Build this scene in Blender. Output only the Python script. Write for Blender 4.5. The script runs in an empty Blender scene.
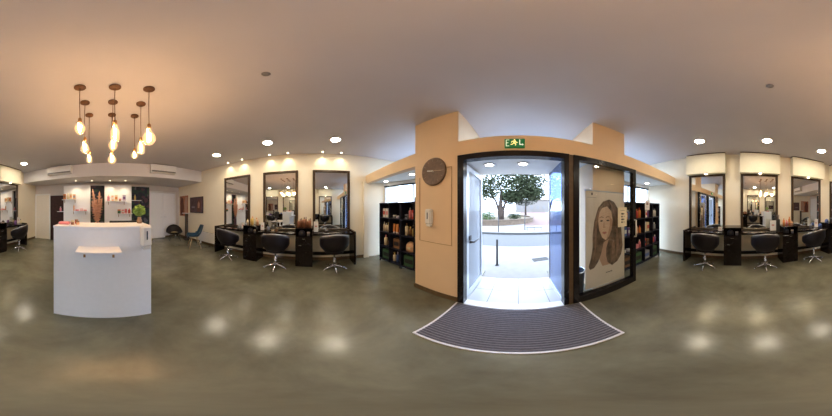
import bpy, math, random
from mathutils import Matrix, Vector
random.seed(7)
R = math.radians
PI = math.pi
scene = bpy.context.scene
COL = scene.collection

# ------------------------------------------------------------------ camera, world, exposure
cam_data = bpy.data.cameras.new('camera')
cam_data.type = 'PANO'
try:
    cam_data.panorama_type = 'EQUIRECTANGULAR'
except Exception:
    pass
try:
    cam_data.cycles.panorama_type = 'EQUIRECTANGULAR'
except Exception:
    pass
cam_data.clip_start = 0.02
cam_data.clip_end = 300
cam = bpy.data.objects.new('camera', cam_data)
COL.objects.link(cam)
cam.location = (0, 0, 1.45)
cam.rotation_euler = (R(90), 0, R(44.31))
scene.camera = cam

scene.view_settings.view_transform = 'Standard'
scene.view_settings.look = 'None'
scene.view_settings.gamma = 1
scene.view_settings.use_curve_mapping = False
scene.view_settings.exposure = 0.1

world = bpy.data.worlds.new('sky')
scene.world = world
world.use_nodes = True
bg = world.node_tree.nodes['Background']
bg.inputs['Color'].default_value = (0.66, 0.80, 1.0, 1)
bg.inputs['Strength'].default_value = 9.0

DOWN_W = 150      # emission of the large downlights
BULB_W = 480       # emission of the pendant bulbs
SPOT_W = 11

# ------------------------------------------------------------------ materials
MATS = {}
def mat(name, col=(.5, .5, .5), rough=.5, metal=0.0, noise=.06, scale=18, bump=0.0, spec=None, emit=None, estr=0, coat=0):
    if name in MATS: return MATS[name]
    m = bpy.data.materials.new(name); m.use_nodes = True
    nt = m.node_tree; b = nt.nodes['Principled BSDF']
    tc = nt.nodes.new('ShaderNodeTexCoord')
    n = nt.nodes.new('ShaderNodeTexNoise'); n.inputs['Scale'].default_value = scale; n.inputs['Detail'].default_value = 4
    nt.links.new(tc.outputs['Object'], n.inputs['Vector'])
    r = nt.nodes.new('ShaderNodeValToRGB')
    r.color_ramp.elements[0].position = .3; r.color_ramp.elements[1].position = .7
    r.color_ramp.elements[0].color = tuple(c * (1 - noise) for c in col) + (1,)
    r.color_ramp.elements[1].color = tuple(min(1, c * (1 + noise)) for c in col) + (1,)
    nt.links.new(n.outputs['Fac'], r.inputs['Fac'])
    nt.links.new(r.outputs['Color'], b.inputs['Base Color'])
    b.inputs['Roughness'].default_value = rough
    b.inputs['Metallic'].default_value = metal
    if spec is not None: b.inputs['Specular IOR Level'].default_value = spec
    if coat: b.inputs['Coat Weight'].default_value = coat
    if bump:
        bp = nt.nodes.new('ShaderNodeBump'); bp.inputs['Strength'].default_value = bump; bp.inputs['Distance'].default_value = .01
        nt.links.new(n.outputs['Fac'], bp.inputs['Height']); nt.links.new(bp.outputs['Normal'], b.inputs['Normal'])
    if emit:
        b.inputs['Emission Color'].default_value = tuple(emit) + (1,)
        b.inputs['Emission Strength'].default_value = estr
    MATS[name] = m
    return m

def glass(name, tint=(.93, .97, 1), gloss=.08, ior=1.45, rough=0.0, mixmin=0.0, frost=None):
    m = bpy.data.materials.new(name); m.use_nodes = True
    nt = m.node_tree; nt.nodes.clear()
    o = nt.nodes.new('ShaderNodeOutputMaterial')
    t = nt.nodes.new('ShaderNodeBsdfTransparent'); t.inputs['Color'].default_value = tuple(tint) + (1,)
    g = nt.nodes.new('ShaderNodeBsdfGlossy'); g.inputs['Roughness'].default_value = rough
    lw = nt.nodes.new('ShaderNodeLayerWeight'); lw.inputs['Blend'].default_value = .5
    pw5 = nt.nodes.new('ShaderNodeMath'); pw5.operation = 'POWER'; pw5.inputs[1].default_value = 5
    nt.links.new(lw.outputs['Facing'], pw5.inputs[0])
    f = nt.nodes.new('ShaderNodeMath'); f.operation = 'MULTIPLY_ADD'; f.inputs[1].default_value = .8; f.inputs[2].default_value = .03
    nt.links.new(pw5.outputs[0], f.inputs[0])
    mx = nt.nodes.new('ShaderNodeMixShader')
    if mixmin:
        ad = nt.nodes.new('ShaderNodeMath'); ad.operation = 'ADD'; ad.use_clamp = True; ad.inputs[1].default_value = mixmin
        nt.links.new(f.outputs[0], ad.inputs[0]); nt.links.new(ad.outputs[0], mx.inputs['Fac'])
    else:
        nt.links.new(f.outputs[0], mx.inputs['Fac'])
    nt.links.new(t.outputs[0], mx.inputs[1]); nt.links.new(g.outputs[0], mx.inputs[2])
    last = mx
    if frost:
        d = nt.nodes.new('ShaderNodeBsdfDiffuse'); d.inputs['Color'].default_value = tuple(frost[0]) + (1,)
        m2 = nt.nodes.new('ShaderNodeMixShader'); m2.inputs['Fac'].default_value = frost[1]
        nt.links.new(mx.outputs[0], m2.inputs[1]); nt.links.new(d.outputs[0], m2.inputs[2]); last = m2
    nt.links.new(last.outputs[0], o.inputs['Surface'])
    MATS[name] = m
    return m

def emissive(name, col, s):
    m = bpy.data.materials.new(name); m.use_nodes = True
    nt = m.node_tree; nt.nodes.clear()
    o = nt.nodes.new('ShaderNodeOutputMaterial'); e = nt.nodes.new('ShaderNodeEmission')
    e.inputs['Color'].default_value = tuple(col) + (1,); e.inputs['Strength'].default_value = s
    nt.links.new(e.outputs[0], o.inputs['Surface']); MATS[name] = m
    return m

def tilemat(name, c1, mortar, w, h, msize=.006, rough=.3, offset=0.0, c2=None, coord='Object'):
    m = bpy.data.materials.new(name); m.use_nodes = True
    nt = m.node_tree; b = nt.nodes['Principled BSDF']
    tc = nt.nodes.new('ShaderNodeTexCoord')
    br = nt.nodes.new('ShaderNodeTexBrick')
    br.offset = offset
    br.inputs['Color1'].default_value = tuple(c1) + (1,); br.inputs['Color2'].default_value = tuple(c2 or c1) + (1,)
    br.inputs['Mortar'].default_value = tuple(mortar) + (1,)
    br.inputs['Scale'].default_value = 1; br.inputs['Mortar Size'].default_value = msize
    br.inputs['Brick Width'].default_value = w; br.inputs['Row Height'].default_value = h
    nt.links.new(tc.outputs[coord], br.inputs['Vector']); nt.links.new(br.outputs['Color'], b.inputs['Base Color'])
    b.inputs['Roughness'].default_value = rough
    MATS[name] = m
    return m

def concrete():
    m = bpy.data.materials.new('polished_concrete'); m.use_nodes = True
    nt = m.node_tree; b = nt.nodes['Principled BSDF']
    tc = nt.nodes.new('ShaderNodeTexCoord')
    n1 = nt.nodes.new('ShaderNodeTexNoise'); n1.inputs['Scale'].default_value = 1.1; n1.inputs['Detail'].default_value = 9; n1.inputs['Roughness'].default_value = .62; n1.inputs['Distortion'].default_value = .3
    n2 = nt.nodes.new('ShaderNodeTexNoise'); n2.inputs['Scale'].default_value = 9; n2.inputs['Detail'].default_value = 8
    for n in (n1, n2): nt.links.new(tc.outputs['Object'], n.inputs['Vector'])
    r = nt.nodes.new('ShaderNodeValToRGB')
    r.color_ramp.elements[0].position = .32; r.color_ramp.elements[0].color = (.098, .095, .068, 1)
    r.color_ramp.elements[1].position = .7; r.color_ramp.elements[1].color = (.225, .22, .16, 1)
    nt.links.new(n1.outputs['Fac'], r.inputs['Fac'])
    r2 = nt.nodes.new('ShaderNodeValToRGB')
    r2.color_ramp.elements[0].position = .3; r2.color_ramp.elements[0].color = (.96, .96, .96, 1)
    r2.color_ramp.elements[1].position = .7; r2.color_ramp.elements[1].color = (1.04, 1.04, 1.04, 1)
    nt.links.new(n2.outputs['Fac'], r2.inputs['Fac'])
    mx = nt.nodes.new('ShaderNodeMixRGB'); mx.blend_type = 'MULTIPLY'; mx.inputs[0].default_value = 1
    nt.links.new(r.outputs[0], mx.inputs[1]); nt.links.new(r2.outputs[0], mx.inputs[2])
    nt.links.new(mx.outputs[0], b.inputs['Base Color'])
    mr = nt.nodes.new('ShaderNodeMapRange'); mr.inputs['To Min'].default_value = .19; mr.inputs['To Max'].default_value = .27
    nt.links.new(n2.outputs['Fac'], mr.inputs['Value']); nt.links.new(mr.outputs[0], b.inputs['Roughness'])
    b.inputs['Specular IOR Level'].default_value = .6
    MATS['concrete'] = m
    return m

M_CONC = concrete()
M_WALL = mat('cream_paint', (.88, .81, .66), .75, noise=.02, scale=3)
M_WHITEWALL = mat('white_paint', (.82, .82, .81), .7, noise=.02, scale=3)
M_PEACH = mat('peach_paint', (.83, .62, .41), .7, noise=.02, scale=3)
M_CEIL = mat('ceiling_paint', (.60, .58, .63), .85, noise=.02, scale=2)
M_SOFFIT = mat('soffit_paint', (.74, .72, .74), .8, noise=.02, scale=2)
M_BASE = mat('brown_skirting', (.12, .075, .035), .4, noise=.2)
M_FRAME = mat('dark_brown_wood', (.045, .024, .011), .32, noise=.3, scale=30)
M_BLACKWOOD = mat('black_lacquer', (.009, .006, .006), .14, noise=.2, scale=20, spec=.22)
M_BLACKMAT = mat('black_matt', (.015, .015, .018), .55, noise=.2)
M_BLUEBLACK = mat('blue_black_board', (.012, .014, .028), .4, noise=.25, spec=.25)
M_DOORFR = mat('black_metal_frame', (.010, .009, .012), .25, noise=.1, spec=.3)
M_CHROME = mat('chrome', (.78, .78, .8), .14, 1.0, noise=.03)
M_STEEL = mat('brushed_aluminium', (.62, .66, .72), .3, .9, noise=.06, scale=60)
M_LEATHER = mat('black_leather', (.012, .010, .014), .38, noise=.25, scale=60, bump=.15, spec=.25)
M_WHITE = mat('white_lacquer', (.88, .89, .93), .35, noise=.015)
M_WHITEPL = mat('white_plastic', (.82, .8, .78), .3, noise=.02)
M_BRASS = mat('aged_brass', (.32, .17, .07), .35, .8, noise=.15)
M_WOODDISC = mat('walnut_canopy', (.13, .055, .022), .5, noise=.3, scale=40)
M_CORD = mat('brown_cord', (.1, .05, .025), .7)
M_MIRROR = mat('mirror_silver', (.86, .88, .88), .015, 1.0, noise=0)
M_GLASS = glass('clear_glass')
M_TINTGLASS = glass('blue_tint_glass', (.40, .50, .74), mixmin=.06, frost=((.22, .30, .52), .14))
M_FROST = glass('frosted_leaf_glass', (.8, .85, .92), frost=((.40, .44, .50), .62))
def bulbmat():
    m = glass('bulb_glass', (1, .88, .68)); nt = m.node_tree
    out = [n for n in nt.nodes if n.type == 'OUTPUT_MATERIAL'][0]; src = out.inputs['Surface'].links[0].from_socket
    e = nt.nodes.new('ShaderNodeEmission'); e.inputs['Color'].default_value = (1, .70, .40, 1); e.inputs['Strength'].default_value = .55
    ad = nt.nodes.new('ShaderNodeAddShader'); nt.links.new(src, ad.inputs[0]); nt.links.new(e.outputs[0], ad.inputs[1]); nt.links.new(ad.outputs[0], out.inputs['Surface'])
    return m
M_FIL = emissive('filament_glow', (1, .64, .36), BULB_W)
M_BULB = bulbmat()
M_LENS = emissive('downlight_glow', (1, .88, .68), DOWN_W)
M_LENSB = emissive('recess_downlight_glow', (1, .93, .8), DOWN_W * .25)
M_SPOT = emissive('spot_glow', (1, .84, .56), 12)
M_TILE = tilemat('vestibule_tile', (.44, .45, .46), (.2, .2, .21), .4, .4)
M_PAVE = mat('pale_pavement', (.20, .19, .185), .85, noise=.05, scale=6)
M_ROAD = mat('asphalt', (.088, .088, .092), .9, noise=.06, scale=14)
M_PINKPAVE = mat('pink_pavement', (.14, .085, .075), .85, noise=.08, scale=5)
M_STONE = mat('tan_stone', (.12, .085, .06), .85, noise=.2, scale=5)
M_KERB = mat('kerb_stone', (.06, .06, .06), .85)
M_LINE = mat('road_paint', (.2, .2, .2), .7)
M_LEAF = mat('leaf_green', (.045, .060, .026), .6, noise=.5, scale=3)
M_LEAF2 = mat('leaf_bright', (.06, .11, .02), .6, noise=.4, scale=3)
M_LEAF3 = mat('leaf_grey_green', (.045, .055, .035), .6, noise=.5, scale=2)
M_BARK = mat('bark', (.05, .034, .026), .9, noise=.4, scale=12, bump=.4)
M_IRON = mat('grey_iron', (.022, .022, .026), .5, noise=.1)
M_BUILD = mat('pale_render', (.17, .155, .145), .9)
M_PAPER = mat('paper', (.80, .78, .76), .6, noise=.02)
M_POSTER = mat('poster_paper', (.71, .60, .49), .45, noise=.05, scale=2)
M_HAIR = mat('poster_hair', (.16, .10, .065), .5, noise=.6, scale=9)
M_HAIRL = mat('poster_hair_light', (.27, .16, .105), .5, noise=.3, scale=14)
M_SKIN = mat('poster_skin', (.66, .45, .31), .5, noise=.08, scale=5)
M_SKIND = mat('poster_skin_tone', (.50, .30, .20), .5, noise=.08, scale=5)
M_LIP = mat('poster_lips', (.42, .16, .13), .5)
M_INK = mat('dark_ink', (.03, .025, .03), .5)
M_PLASTB = mat('grey_blue_plastic', (.05, .055, .08), .4)

def wallpaper():
    m = bpy.data.materials.new('dark_leafy_wallpaper'); m.use_nodes = True
    nt = m.node_tree; b = nt.nodes['Principled BSDF']
    tc = nt.nodes.new('ShaderNodeTexCoord')
    v = nt.nodes.new('ShaderNodeTexVoronoi'); v.inputs['Scale'].default_value = 7; v.inputs['Randomness'].default_value = 1
    nt.links.new(tc.outputs['Object'], v.inputs['Vector'])
    r = nt.nodes.new('ShaderNodeValToRGB'); r.color_ramp.interpolation = 'CONSTANT'
    els = r.color_ramp.elements
    els[0].position = 0; els[0].color = (.012, .018, .03, 1)
    els[1].position = .35; els[1].color = (.02, .05, .045, 1)
    e = els.new(.55); e.color = (.015, .02, .045, 1)
    e = els.new(.72); e.color = (.08, .035, .06, 1)
    e = els.new(.82); e.color = (.03, .07, .05, 1)
    e = els.new(.93); e.color = (.10, .10, .13, 1)
    sx = nt.nodes.new('ShaderNodeSeparateColor')
    nt.links.new(v.outputs['Color'], sx.inputs[0]); nt.links.new(sx.outputs[0], r.inputs['Fac'])
    nt.links.new(r.outputs['Color'], b.inputs['Base Color']); b.inputs['Roughness'].default_value = .6
    MATS['wallpaper'] = m
    return m
M_WPAPER = wallpaper()

_cc = {}
def cm(rgb, rough=.4):
    k = (tuple(round(c, 3) for c in rgb), rough)
    if k not in _cc:
        _cc[k] = mat('colour_' + '_'.join(str(int(c * 255)) for c in rgb) + str(int(rough * 10)), rgb, rough, noise=.05)
    return _cc[k]

# ------------------------------------------------------------------ mesh builder
class MB:
    def __init__(s): s.v = []; s.f = []; s.m = []; s.sm = []
    def add(s, vs, fs, mi=0, M=None, smooth=False):
        o = len(s.v)
        for p in vs:
            p = Vector(p)
            if M is not None: p = M @ p
            s.v.append(tuple(p))
        for f in fs:
            s.f.append([i + o for i in f]); s.m.append(mi); s.sm.append(smooth)
        return s
    def box(s, a, b, mi=0, M=None, bev=0.0):
        x0, y0, z0 = [min(a[i], b[i]) for i in range(3)]; x1, y1, z1 = [max(a[i], b[i]) for i in range(3)]
        if bev <= 0:
            vs = [(x0, y0, z0), (x1, y0, z0), (x1, y1, z0), (x0, y1, z0), (x0, y0, z1), (x1, y0, z1), (x1, y1, z1), (x0, y1, z1)]
            fs = [(0, 3, 2, 1), (4, 5, 6, 7), (0, 1, 5, 4), (1, 2, 6, 5), (2, 3, 7, 6), (3, 0, 4, 7)]
            return s.add(vs, fs, mi, M)
        e = min(bev, (x1 - x0) * .45, (y1 - y0) * .45, (z1 - z0) * .45)
        vs = []; idx = {}
        for ix, (X, sx) in enumerate(((x0, 1), (x1, -1))):
            for iy, (Y, sy) in enumerate(((y0, 1), (y1, -1))):
                for iz, (Z, sz) in enumerate(((z0, 1), (z1, -1))):
                    idx[ix, iy, iz, 0] = len(vs); vs.append((X, Y + sy * e, Z + sz * e))
                    idx[ix, iy, iz, 1] = len(vs); vs.append((X + sx * e, Y, Z + sz * e))
                    idx[ix, iy, iz, 2] = len(vs); vs.append((X + sx * e, Y + sy * e, Z))
        I = idx; fs = []
        for i in (0, 1):
            q = [I[i, 0, 0, 0], I[i, 1, 0, 0], I[i, 1, 1, 0], I[i, 0, 1, 0]]; fs.append(q if i else q[::-1])
            q = [I[0, i, 0, 1], I[1, i, 0, 1], I[1, i, 1, 1], I[0, i, 1, 1]]; fs.append(q[::-1] if i else q)
            q = [I[0, 0, i, 2], I[1, 0, i, 2], I[1, 1, i, 2], I[0, 1, i, 2]]; fs.append(q if i else q[::-1])
        for i in (0, 1):
            for j in (0, 1):
                fs.append([I[i, j, 0, 0], I[i, j, 1, 0], I[i, j, 1, 1], I[i, j, 0, 1]])
                fs.append([I[i, 0, j, 0], I[i, 1, j, 0], I[i, 1, j, 2], I[i, 0, j, 2]])
                fs.append([I[0, i, j, 1], I[1, i, j, 1], I[1, i, j, 2], I[0, i, j, 2]])
                for k in (0, 1):
                    fs.append([I[i, j, k, 0], I[i, j, k, 1], I[i, j, k, 2]])
        # de-duplicate corner triangles
        seen = set(); out = []
        for f in fs:
            k = tuple(sorted(f))
            if k in seen: continue
            seen.add(k); out.append(f)
        return s.add(vs, out, mi, M)
    def lathe(s, prof, n=20, mi=0, M=None, c=(0, 0, 0), smooth=True):
        vs = []; fs = []
        for r, z in prof:
            for k in range(n):
                a = 2 * PI * k / n
                vs.append((c[0] + r * math.cos(a), c[1] + r * math.sin(a), c[2] + z))
        for j in range(len(prof) - 1):
            for k in range(n):
                k2 = (k + 1) % n
                fs.append((j * n + k, j * n + k2, (j + 1) * n + k2, (j + 1) * n + k))
        fs.append(tuple(range(n))[::-1]); fs.append(tuple((len(prof) - 1) * n + k for k in range(n)))
        return s.add(vs, fs, mi, M, smooth)
    def cyl(s, p0, p1, r0, r1=None, n=12, mi=0, M=None, smooth=True):
        r1 = r0 if r1 is None else r1
        p0 = Vector(p0); p1 = Vector(p1); d = p1 - p0
        q = d.to_track_quat('Z', 'Y').to_matrix().to_4x4(); T = Matrix.Translation(p0) @ q
        if M is not None: T = M @ T
        return s.lathe([(r0, 0), (r1, d.length)], n, mi, T, smooth=smooth)
    def tube(s, pts, r, n=8, mi=0, M=None, closed=False):
        P = [Vector(p) for p in pts]; N = len(P); vs = []; fs = []
        rr = r if isinstance(r, (list, tuple)) else [r] * N
        up = Vector((0, 0, 1)); prev = None
        for i in range(N):
            a = P[i - 1] if (i > 0 or closed) else P[i]; b = P[(i + 1) % N] if (i < N - 1 or closed) else P[i]
            t = (b - a).normalized()
            if prev is None:
                u = t.cross(up)
                if u.length < 1e-3: u = t.cross(Vector((1, 0, 0)))
            else:
                u = prev - t * prev.dot(t)
            u.normalize(); prev = u; w = t.cross(u)
            for k in range(n):
                an = 2 * PI * k / n
                vs.append(P[i] + (u * math.cos(an) + w * math.sin(an)) * rr[i])
        for i in range(N if closed else N - 1):
            for k in range(n):
                k2 = (k + 1) % n; j = (i + 1) % N
                fs.append((i * n + k, i * n + k2, j * n + k2, j * n + k))
        if not closed:
            fs.append(tuple(range(n))[::-1]); fs.append(tuple((N - 1) * n + k for k in range(n)))
        return s.add(vs, fs, mi, M, True)
    def prism(s, poly, z0, z1, mi=0, M=None):
        n = len(poly)
        vs = [(x, y, z0) for x, y in poly] + [(x, y, z1) for x, y in poly]
        fs = [tuple(range(n))[::-1], tuple(range(n, 2 * n))] + [(i, (i + 1) % n, n + (i + 1) % n, n + i) for i in range(n)]
        return s.add(vs, fs, mi, M)
    def plate(s, poly, y0, y1, mi=0, M=None):   # polygon drawn in x,z and given depth in y
        T = Matrix(((1, 0, 0, 0), (0, 0, 1, 0), (0, 1, 0, 0), (0, 0, 0, 1)))
        if M is not None: T = M @ T
        return s.prism(poly, y0, y1, mi, T)
    def sphere(s, c, r, n=14, mi=0, sq=1.0, M=None):
        prof = []
        for j in range(9):
            a = -PI / 2 + PI * j / 8
            prof.append((max(1e-4, r * math.cos(a)), r * sq * math.sin(a)))
        return s.lathe(prof, n, mi, M, c)
    def grid(s, rows, mi=0, closed=False, M=None):
        vs = [p for row in rows for p in row]; n = len(rows[0]); fs = []
        for j in range(len(rows) - 1):
            for k in range(n if closed else n - 1):
                k2 = (k + 1) % n
                fs.append((j * n + k, j * n + k2, (j + 1) * n + k2, (j + 1) * n + k))
        return s.add(vs, fs, mi, M, True)
    def build(s, name, mats, parent=None, label=None, kind=None):
        me = bpy.data.meshes.new(name); me.from_pydata(s.v, [], s.f)
        for i, m in enumerate(mats if isinstance(mats, (list, tuple)) else [mats]): me.materials.append(m)
        for p, mi, sm in zip(me.polygons, s.m, s.sm): p.material_index = mi; p.use_smooth = sm
        me.validate(); me.update()
        import bmesh
        bm = bmesh.new(); bm.from_mesh(me); bmesh.ops.recalc_face_normals(bm, faces=bm.faces); bm.to_mesh(me); bm.free()
        o = bpy.data.objects.new(name, me); COL.objects.link(o)
        if parent: o.parent = parent
        if label: o['label'] = label
        if kind: o['kind'] = kind
        return o

def thing(name, label, cat, loc=(0, 0, 0), rz=0.0, group=None):
    o = bpy.data.objects.new(name, None); COL.objects.link(o)
    o.location = loc; o.rotation_euler = (0, 0, rz); o['label'] = label; o['category'] = cat
    o.empty_display_size = .1
    if group: o['group'] = group
    return o
def tag(o, label, cat, group=None, loc=None, rz=None):
    o['label'] = label; o['category'] = cat
    if group: o['group'] = group
    if loc is not None: o.location = loc
    if rz is not None: o.rotation_euler = (0, 0, rz)
    return o
def struct(name, mb, m, parent=None):
    return mb.build(name, m, parent, kind='structure' if parent is None else None)
def copy_thing(src, loc, rz, label, group=None):
    r = src.copy(); COL.objects.link(r); r.location = loc; r.rotation_euler = (0, 0, rz); r['label'] = label
    if group: r['group'] = group
    def rec(a, b):
        for ch in list(a.children):
            c = ch.copy(); COL.objects.link(c); c.parent = b; rec(ch, c)
    rec(src, r)
    return r
def solidify(o, t):
    m = o.modifiers.new('thickness', 'SOLIDIFY'); m.thickness = t; m.offset = 0

# wall frames: azimuth of the wall's normal seen from the middle of the entrance, distance
WL = (R(-87.4), 3.5); WR = (R(95.4), 3.577); WS = (R(-174.1), 4.32)
def on(w, t, d=None, z=0.0):
    f, D = w; d = D if d is None else d
    return (math.sin(f) * d + math.cos(f) * t, math.cos(f) * d - math.sin(f) * t, z)
def rzof(w): return -w[0]

ZC = 2.98
# ------------------------------------------------------------------ room shell
PA, PB, PC, PD = (-3.39, 2.6), (3.84, 2.6), (3.07, -5.55), (-3.77, -5.8)
def wall_seg(name, p, q, m, z0=0, z1=ZC, th=.15):
    p = Vector(p); q = Vector(q); d = (q - p).normalized(); n = Vector((-d.y, d.x))   # outside on the left
    a = p - d * th; b = q + d * th
    mb = MB().prism([tuple(p), tuple(q), tuple(b + n * th), tuple(a + n * th)], z0, z1)
    return struct(name, mb, m)
struct('floor', MB().prism([(-3.9, 1.56), (3.95, 1.56), (3.3, -5.9), (-3.95, -5.95)], -.1, 0), M_CONC)
mbf = MB()
mbf.prism([(-3.6, 1.56), (-.70, 1.56), (-.70, 2.75), (-1.45, 2.80), (-3.6, 2.2)], -.1, 0)
mbf.prism([(.60, 1.56), (4.0, 1.56), (4.0, 2.75), (.60, 2.75)], -.1, 0)
struct('floor_alcove', mbf, M_CONC)
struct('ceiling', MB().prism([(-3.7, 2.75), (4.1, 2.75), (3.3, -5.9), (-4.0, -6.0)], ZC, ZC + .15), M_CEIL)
wall_seg('wall_left', PD, PA, M_WALL)
wall_seg('wall_right', PB, PC, M_WALL)
wall_seg('wall_back', PC, PD, mat('taupe_white_paint', (.66, .62, .60), .75, noise=.02, scale=3))
# soffit across the back
s0 = Vector((3.60, -4.71)); s1 = Vector((-4.0, -3.93))
struct('trim_soffit', MB().prism([(3.195, -4.67), (-3.68, -3.966), (-3.76, -5.79), (3.06, -5.54)], 2.52, ZC), M_SOFFIT)
# pillars, beam, low alcove ceilings
struct('pillar_left', MB().prism([(-1.51, 1.53), (-.745, 1.53), (-.745, 2.5), (-1.51, 2.5)], 0, ZC), M_PEACH)
struct('pillar_right', MB().prism([(1.08, 1.72), (1.77, 1.72), (1.77, 2.5), (1.08, 2.5)], 0, ZC), M_PEACH)
mb = MB(); mb.box((-3.44, 1.53, 2.15), (-1.51, 1.66, 2.385)); mb.box((-.745, 1.53, 2.15), (3.74, 1.66, 2.385))
struct('beam', mb, M_PEACH)
mb = MB(); mb.prism([(-3.40, 1.66), (-1.51, 1.66), (-1.51, 2.64), (-3.40, 2.08)], 2.2, 2.3); mb.box((.62, 1.66, 2.2), (1.08, 2.55, 2.3)); mb.box((1.08, 1.66, 2.2), (1.77, 1.72, 2.3)); mb.box((1.77, 1.66, 2.2), (3.80, 2.55, 2.3))
struct('ceiling_alcove', mb, M_WHITEWALL)
struct('ceiling_vestibule', MB().box((-.745, 1.66, 2.10), (.62, 2.50, 2.2)), M_WHITEWALL)
struct('trim_wall_end', MB().box((-3.47, 1.45, 0), (-3.38, 1.60, 2.2)), M_WALL)
struct('trim_panel', MB().prism([(-1.412, 1.522), (-1.402, 1.522), (-1.402, 1.53), (-1.412, 1.53)], .94, 1.93)
       .box((-1.412, 1.522, .935), (-.838, 1.53, .945)).box((-.848, 1.522, .935), (-.838, 1.53, 2.02)).box((-.93, 1.522, 2.01), (-.838, 1.53, 2.02)),
       mat('peach_trim', (.55, .36, .2), .6))
# skirting
def skirting(name, w, t0, t1, h=.085, m=M_BASE):
    M = Matrix.Translation(on(w, 0)) @ Matrix.Rotation(rzof(w), 4, 'Z')
    return struct(name, MB().box((t0, -.018, 0), (t1, 0, h), M=M), m)
skirting('baseboard_left', WL, -5.9, 1.45)
skirting('baseboard_right', WR, -2.6, 5.4)
struct('baseboard_pillar', MB().box((-1.525, 1.515, 0), (-.745, 1.53, .085)).box((-1.525, 1.53, 0), (-1.51, 2.4, .085)), M_BASE)
struct('baseboard_back', MB().prism([(-3.74, -5.79), (-2.95, -5.76), (-2.95, -5.74), (-3.74, -5.77)], 0, .085), M_BASE)

# shopfront at the back of the alcoves and clerestory above
def shopfront(name, x0, x1, z0, z1, ncol, dark=True, rz=0, ox=0, oy=2.56):
    root = bpy.data.objects.new(name, None); COL.objects.link(root); root['kind'] = 'structure'; root.location = (ox, oy, 0); root.rotation_euler = (0, 0, rz)
    g = MB().box((x0, .02, z0), (x1, .028, z1)); g.build('pane', M_GLASS, root)
    f = MB(); t = .045
    f.box((x0, -.02, z0), (x1, .06, z0 + t))
    MB().box((x0, -.03, z1 - .035), (x1, .06, z1)).build('head_rail', M_DOORFR, root)
    for i in range(ncol + 1):
        x = x0 + (x1 - x0 - t) * i / ncol; f.box((x, -.02, z0 + t), (x + t, .06, z1 - t))
    f.build('window_frame', M_WHITE, root)
    return root
shopfront('window_2', 0, 1.95, .0, 2.11, 2, rz=math.atan(.3), ox=-3.39, oy=2.13)
shopfront('window_3', 1.77, 3.80, .0, 2.11, 2)
shopfront('window_4', -3.37, 3.80, 2.32, ZC, 5)
mb = MB(); mb.prism([(-3.40, 2.10), (-1.50, 2.67), (-1.50, 2.79), (-3.40, 2.22)], 2.11, 2.32); mb.box((1.77, 2.52, 2.11), (3.80, 2.64, 2.32)); mb.box((-1.51, 2.5, 2.2), (1.77, 2.64, 2.32))
struct('wall_front', mb, M_WHITEWALL)
mb = MB(); mb.box((-1.51, 2.5, 0), (-.745, 2.62, 2.2)); mb.box((1.08, 2.5, 0), (1.77, 2.62, 2.2))
struct('wall_front.001', mb, M_WHITEWALL)

# ------------------------------------------------------------------ entrance door
d = bpy.data.objects.new('door_1', None); COL.objects.link(d); d['kind'] = 'structure'; d.location = (0, 1.53, 0)
f = MB(); f.box((-.745, -.03, 0), (-.66, .08, 2.15)); f.box((.54, -.03, 0), (.605, .08, 2.15)); f.box((-.66, -.03, 2.075), (.54, .08, 2.15))
f.build('door_frame', M_DOORFR, d)
MB().box((-.745, -.03, .0), (.605, .09, .012)).build('threshold', MATS['pale_edging'] if 'pale_edging' in MATS else mat('pale_edging', (.72, .72, .76), .4, .2), d, 'brushed aluminium threshold strip')
Y1 = .84
leaf = MB(); leaf.box((-.705, .09, .02), (-.665, .17, 2.05)); leaf.box((-.705, Y1 - .07, .02), (-.665, Y1, 2.05)); leaf.box((-.705, .17, .02), (-.665, Y1 - .07, .14)); leaf.box((-.705, .17, 1.97), (-.665, Y1 - .07, 2.05))
lf = leaf.build('door_leaf', M_STEEL, d, 'open grey metal framed door leaf')
MB().box((-.690, .17, .14), (-.680, Y1 - .07, 1.97)).build('leaf_glass', M_FROST, lf)
h = MB(); h.box((-.664, .17, .99), (-.650, .235, 1.06), bev=.004); h.tube([(-.65, .2, .965), (-.60, .2, .965), (-.60, .24, .965), (-.60, .42, .965)], .011)
h.cyl((-.664, .2, .965), (-.64, .2, .965), .02)
h.build('door_handle', M_INK, lf, 'black lever handle and lock')
side = MB(); side.box((.555, .09, 0), (.58, .12, 2.1)); side.box((.555, .82, 0), (.58, .84, 2.1)); side.box((.555, .12, 0), (.58, .82, .04))
sd = side.build('side_frame', M_STEEL, d)
MB().box((.563, .12, .04), (.571, .82, 2.1)).build('side_glass', M_TINTGLASS, sd, 'blue tinted side pane')
# display window with the poster
w = bpy.data.objects.new('window_1', None); COL.objects.link(w); w['kind'] = 'structure'; w.location = (0, 1.53, 0)
f = MB(); f.box((.665, -.03, 0), (.745, .05, 2.15)); f.box((1.765, -.03, 0), (1.845, .05, 2.15)); f.box((.745, -.03, 2.08), (1.765, .05, 2.15)); f.box((.745, -.03, 0), (1.765, .05, .13))
f.build('window_frame', M_DOORFR, w)
MB().box((.605, -.015, 0), (.665, .04, 2.15)).build('window_frame', M_BASE, w, 'narrow bronze strip between door and window')
MB().box((.745, .0, .13), (1.765, .008, 2.08)).build('pane', M_GLASS, w)
h = MB(); h.tube([(1.80, -.03, .94), (1.80, -.07, .94), (1.80, -.07, 1.24), (1.80, -.03, 1.24)], .012)
h.build('handle', M_WHITEPL, w, 'pale vertical pull handle')

# vestibule floor
struct('floor_vestibule', MB().box((-.745, 1.56, -.1), (.62, 2.45, .0)), M_TILE)

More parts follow.
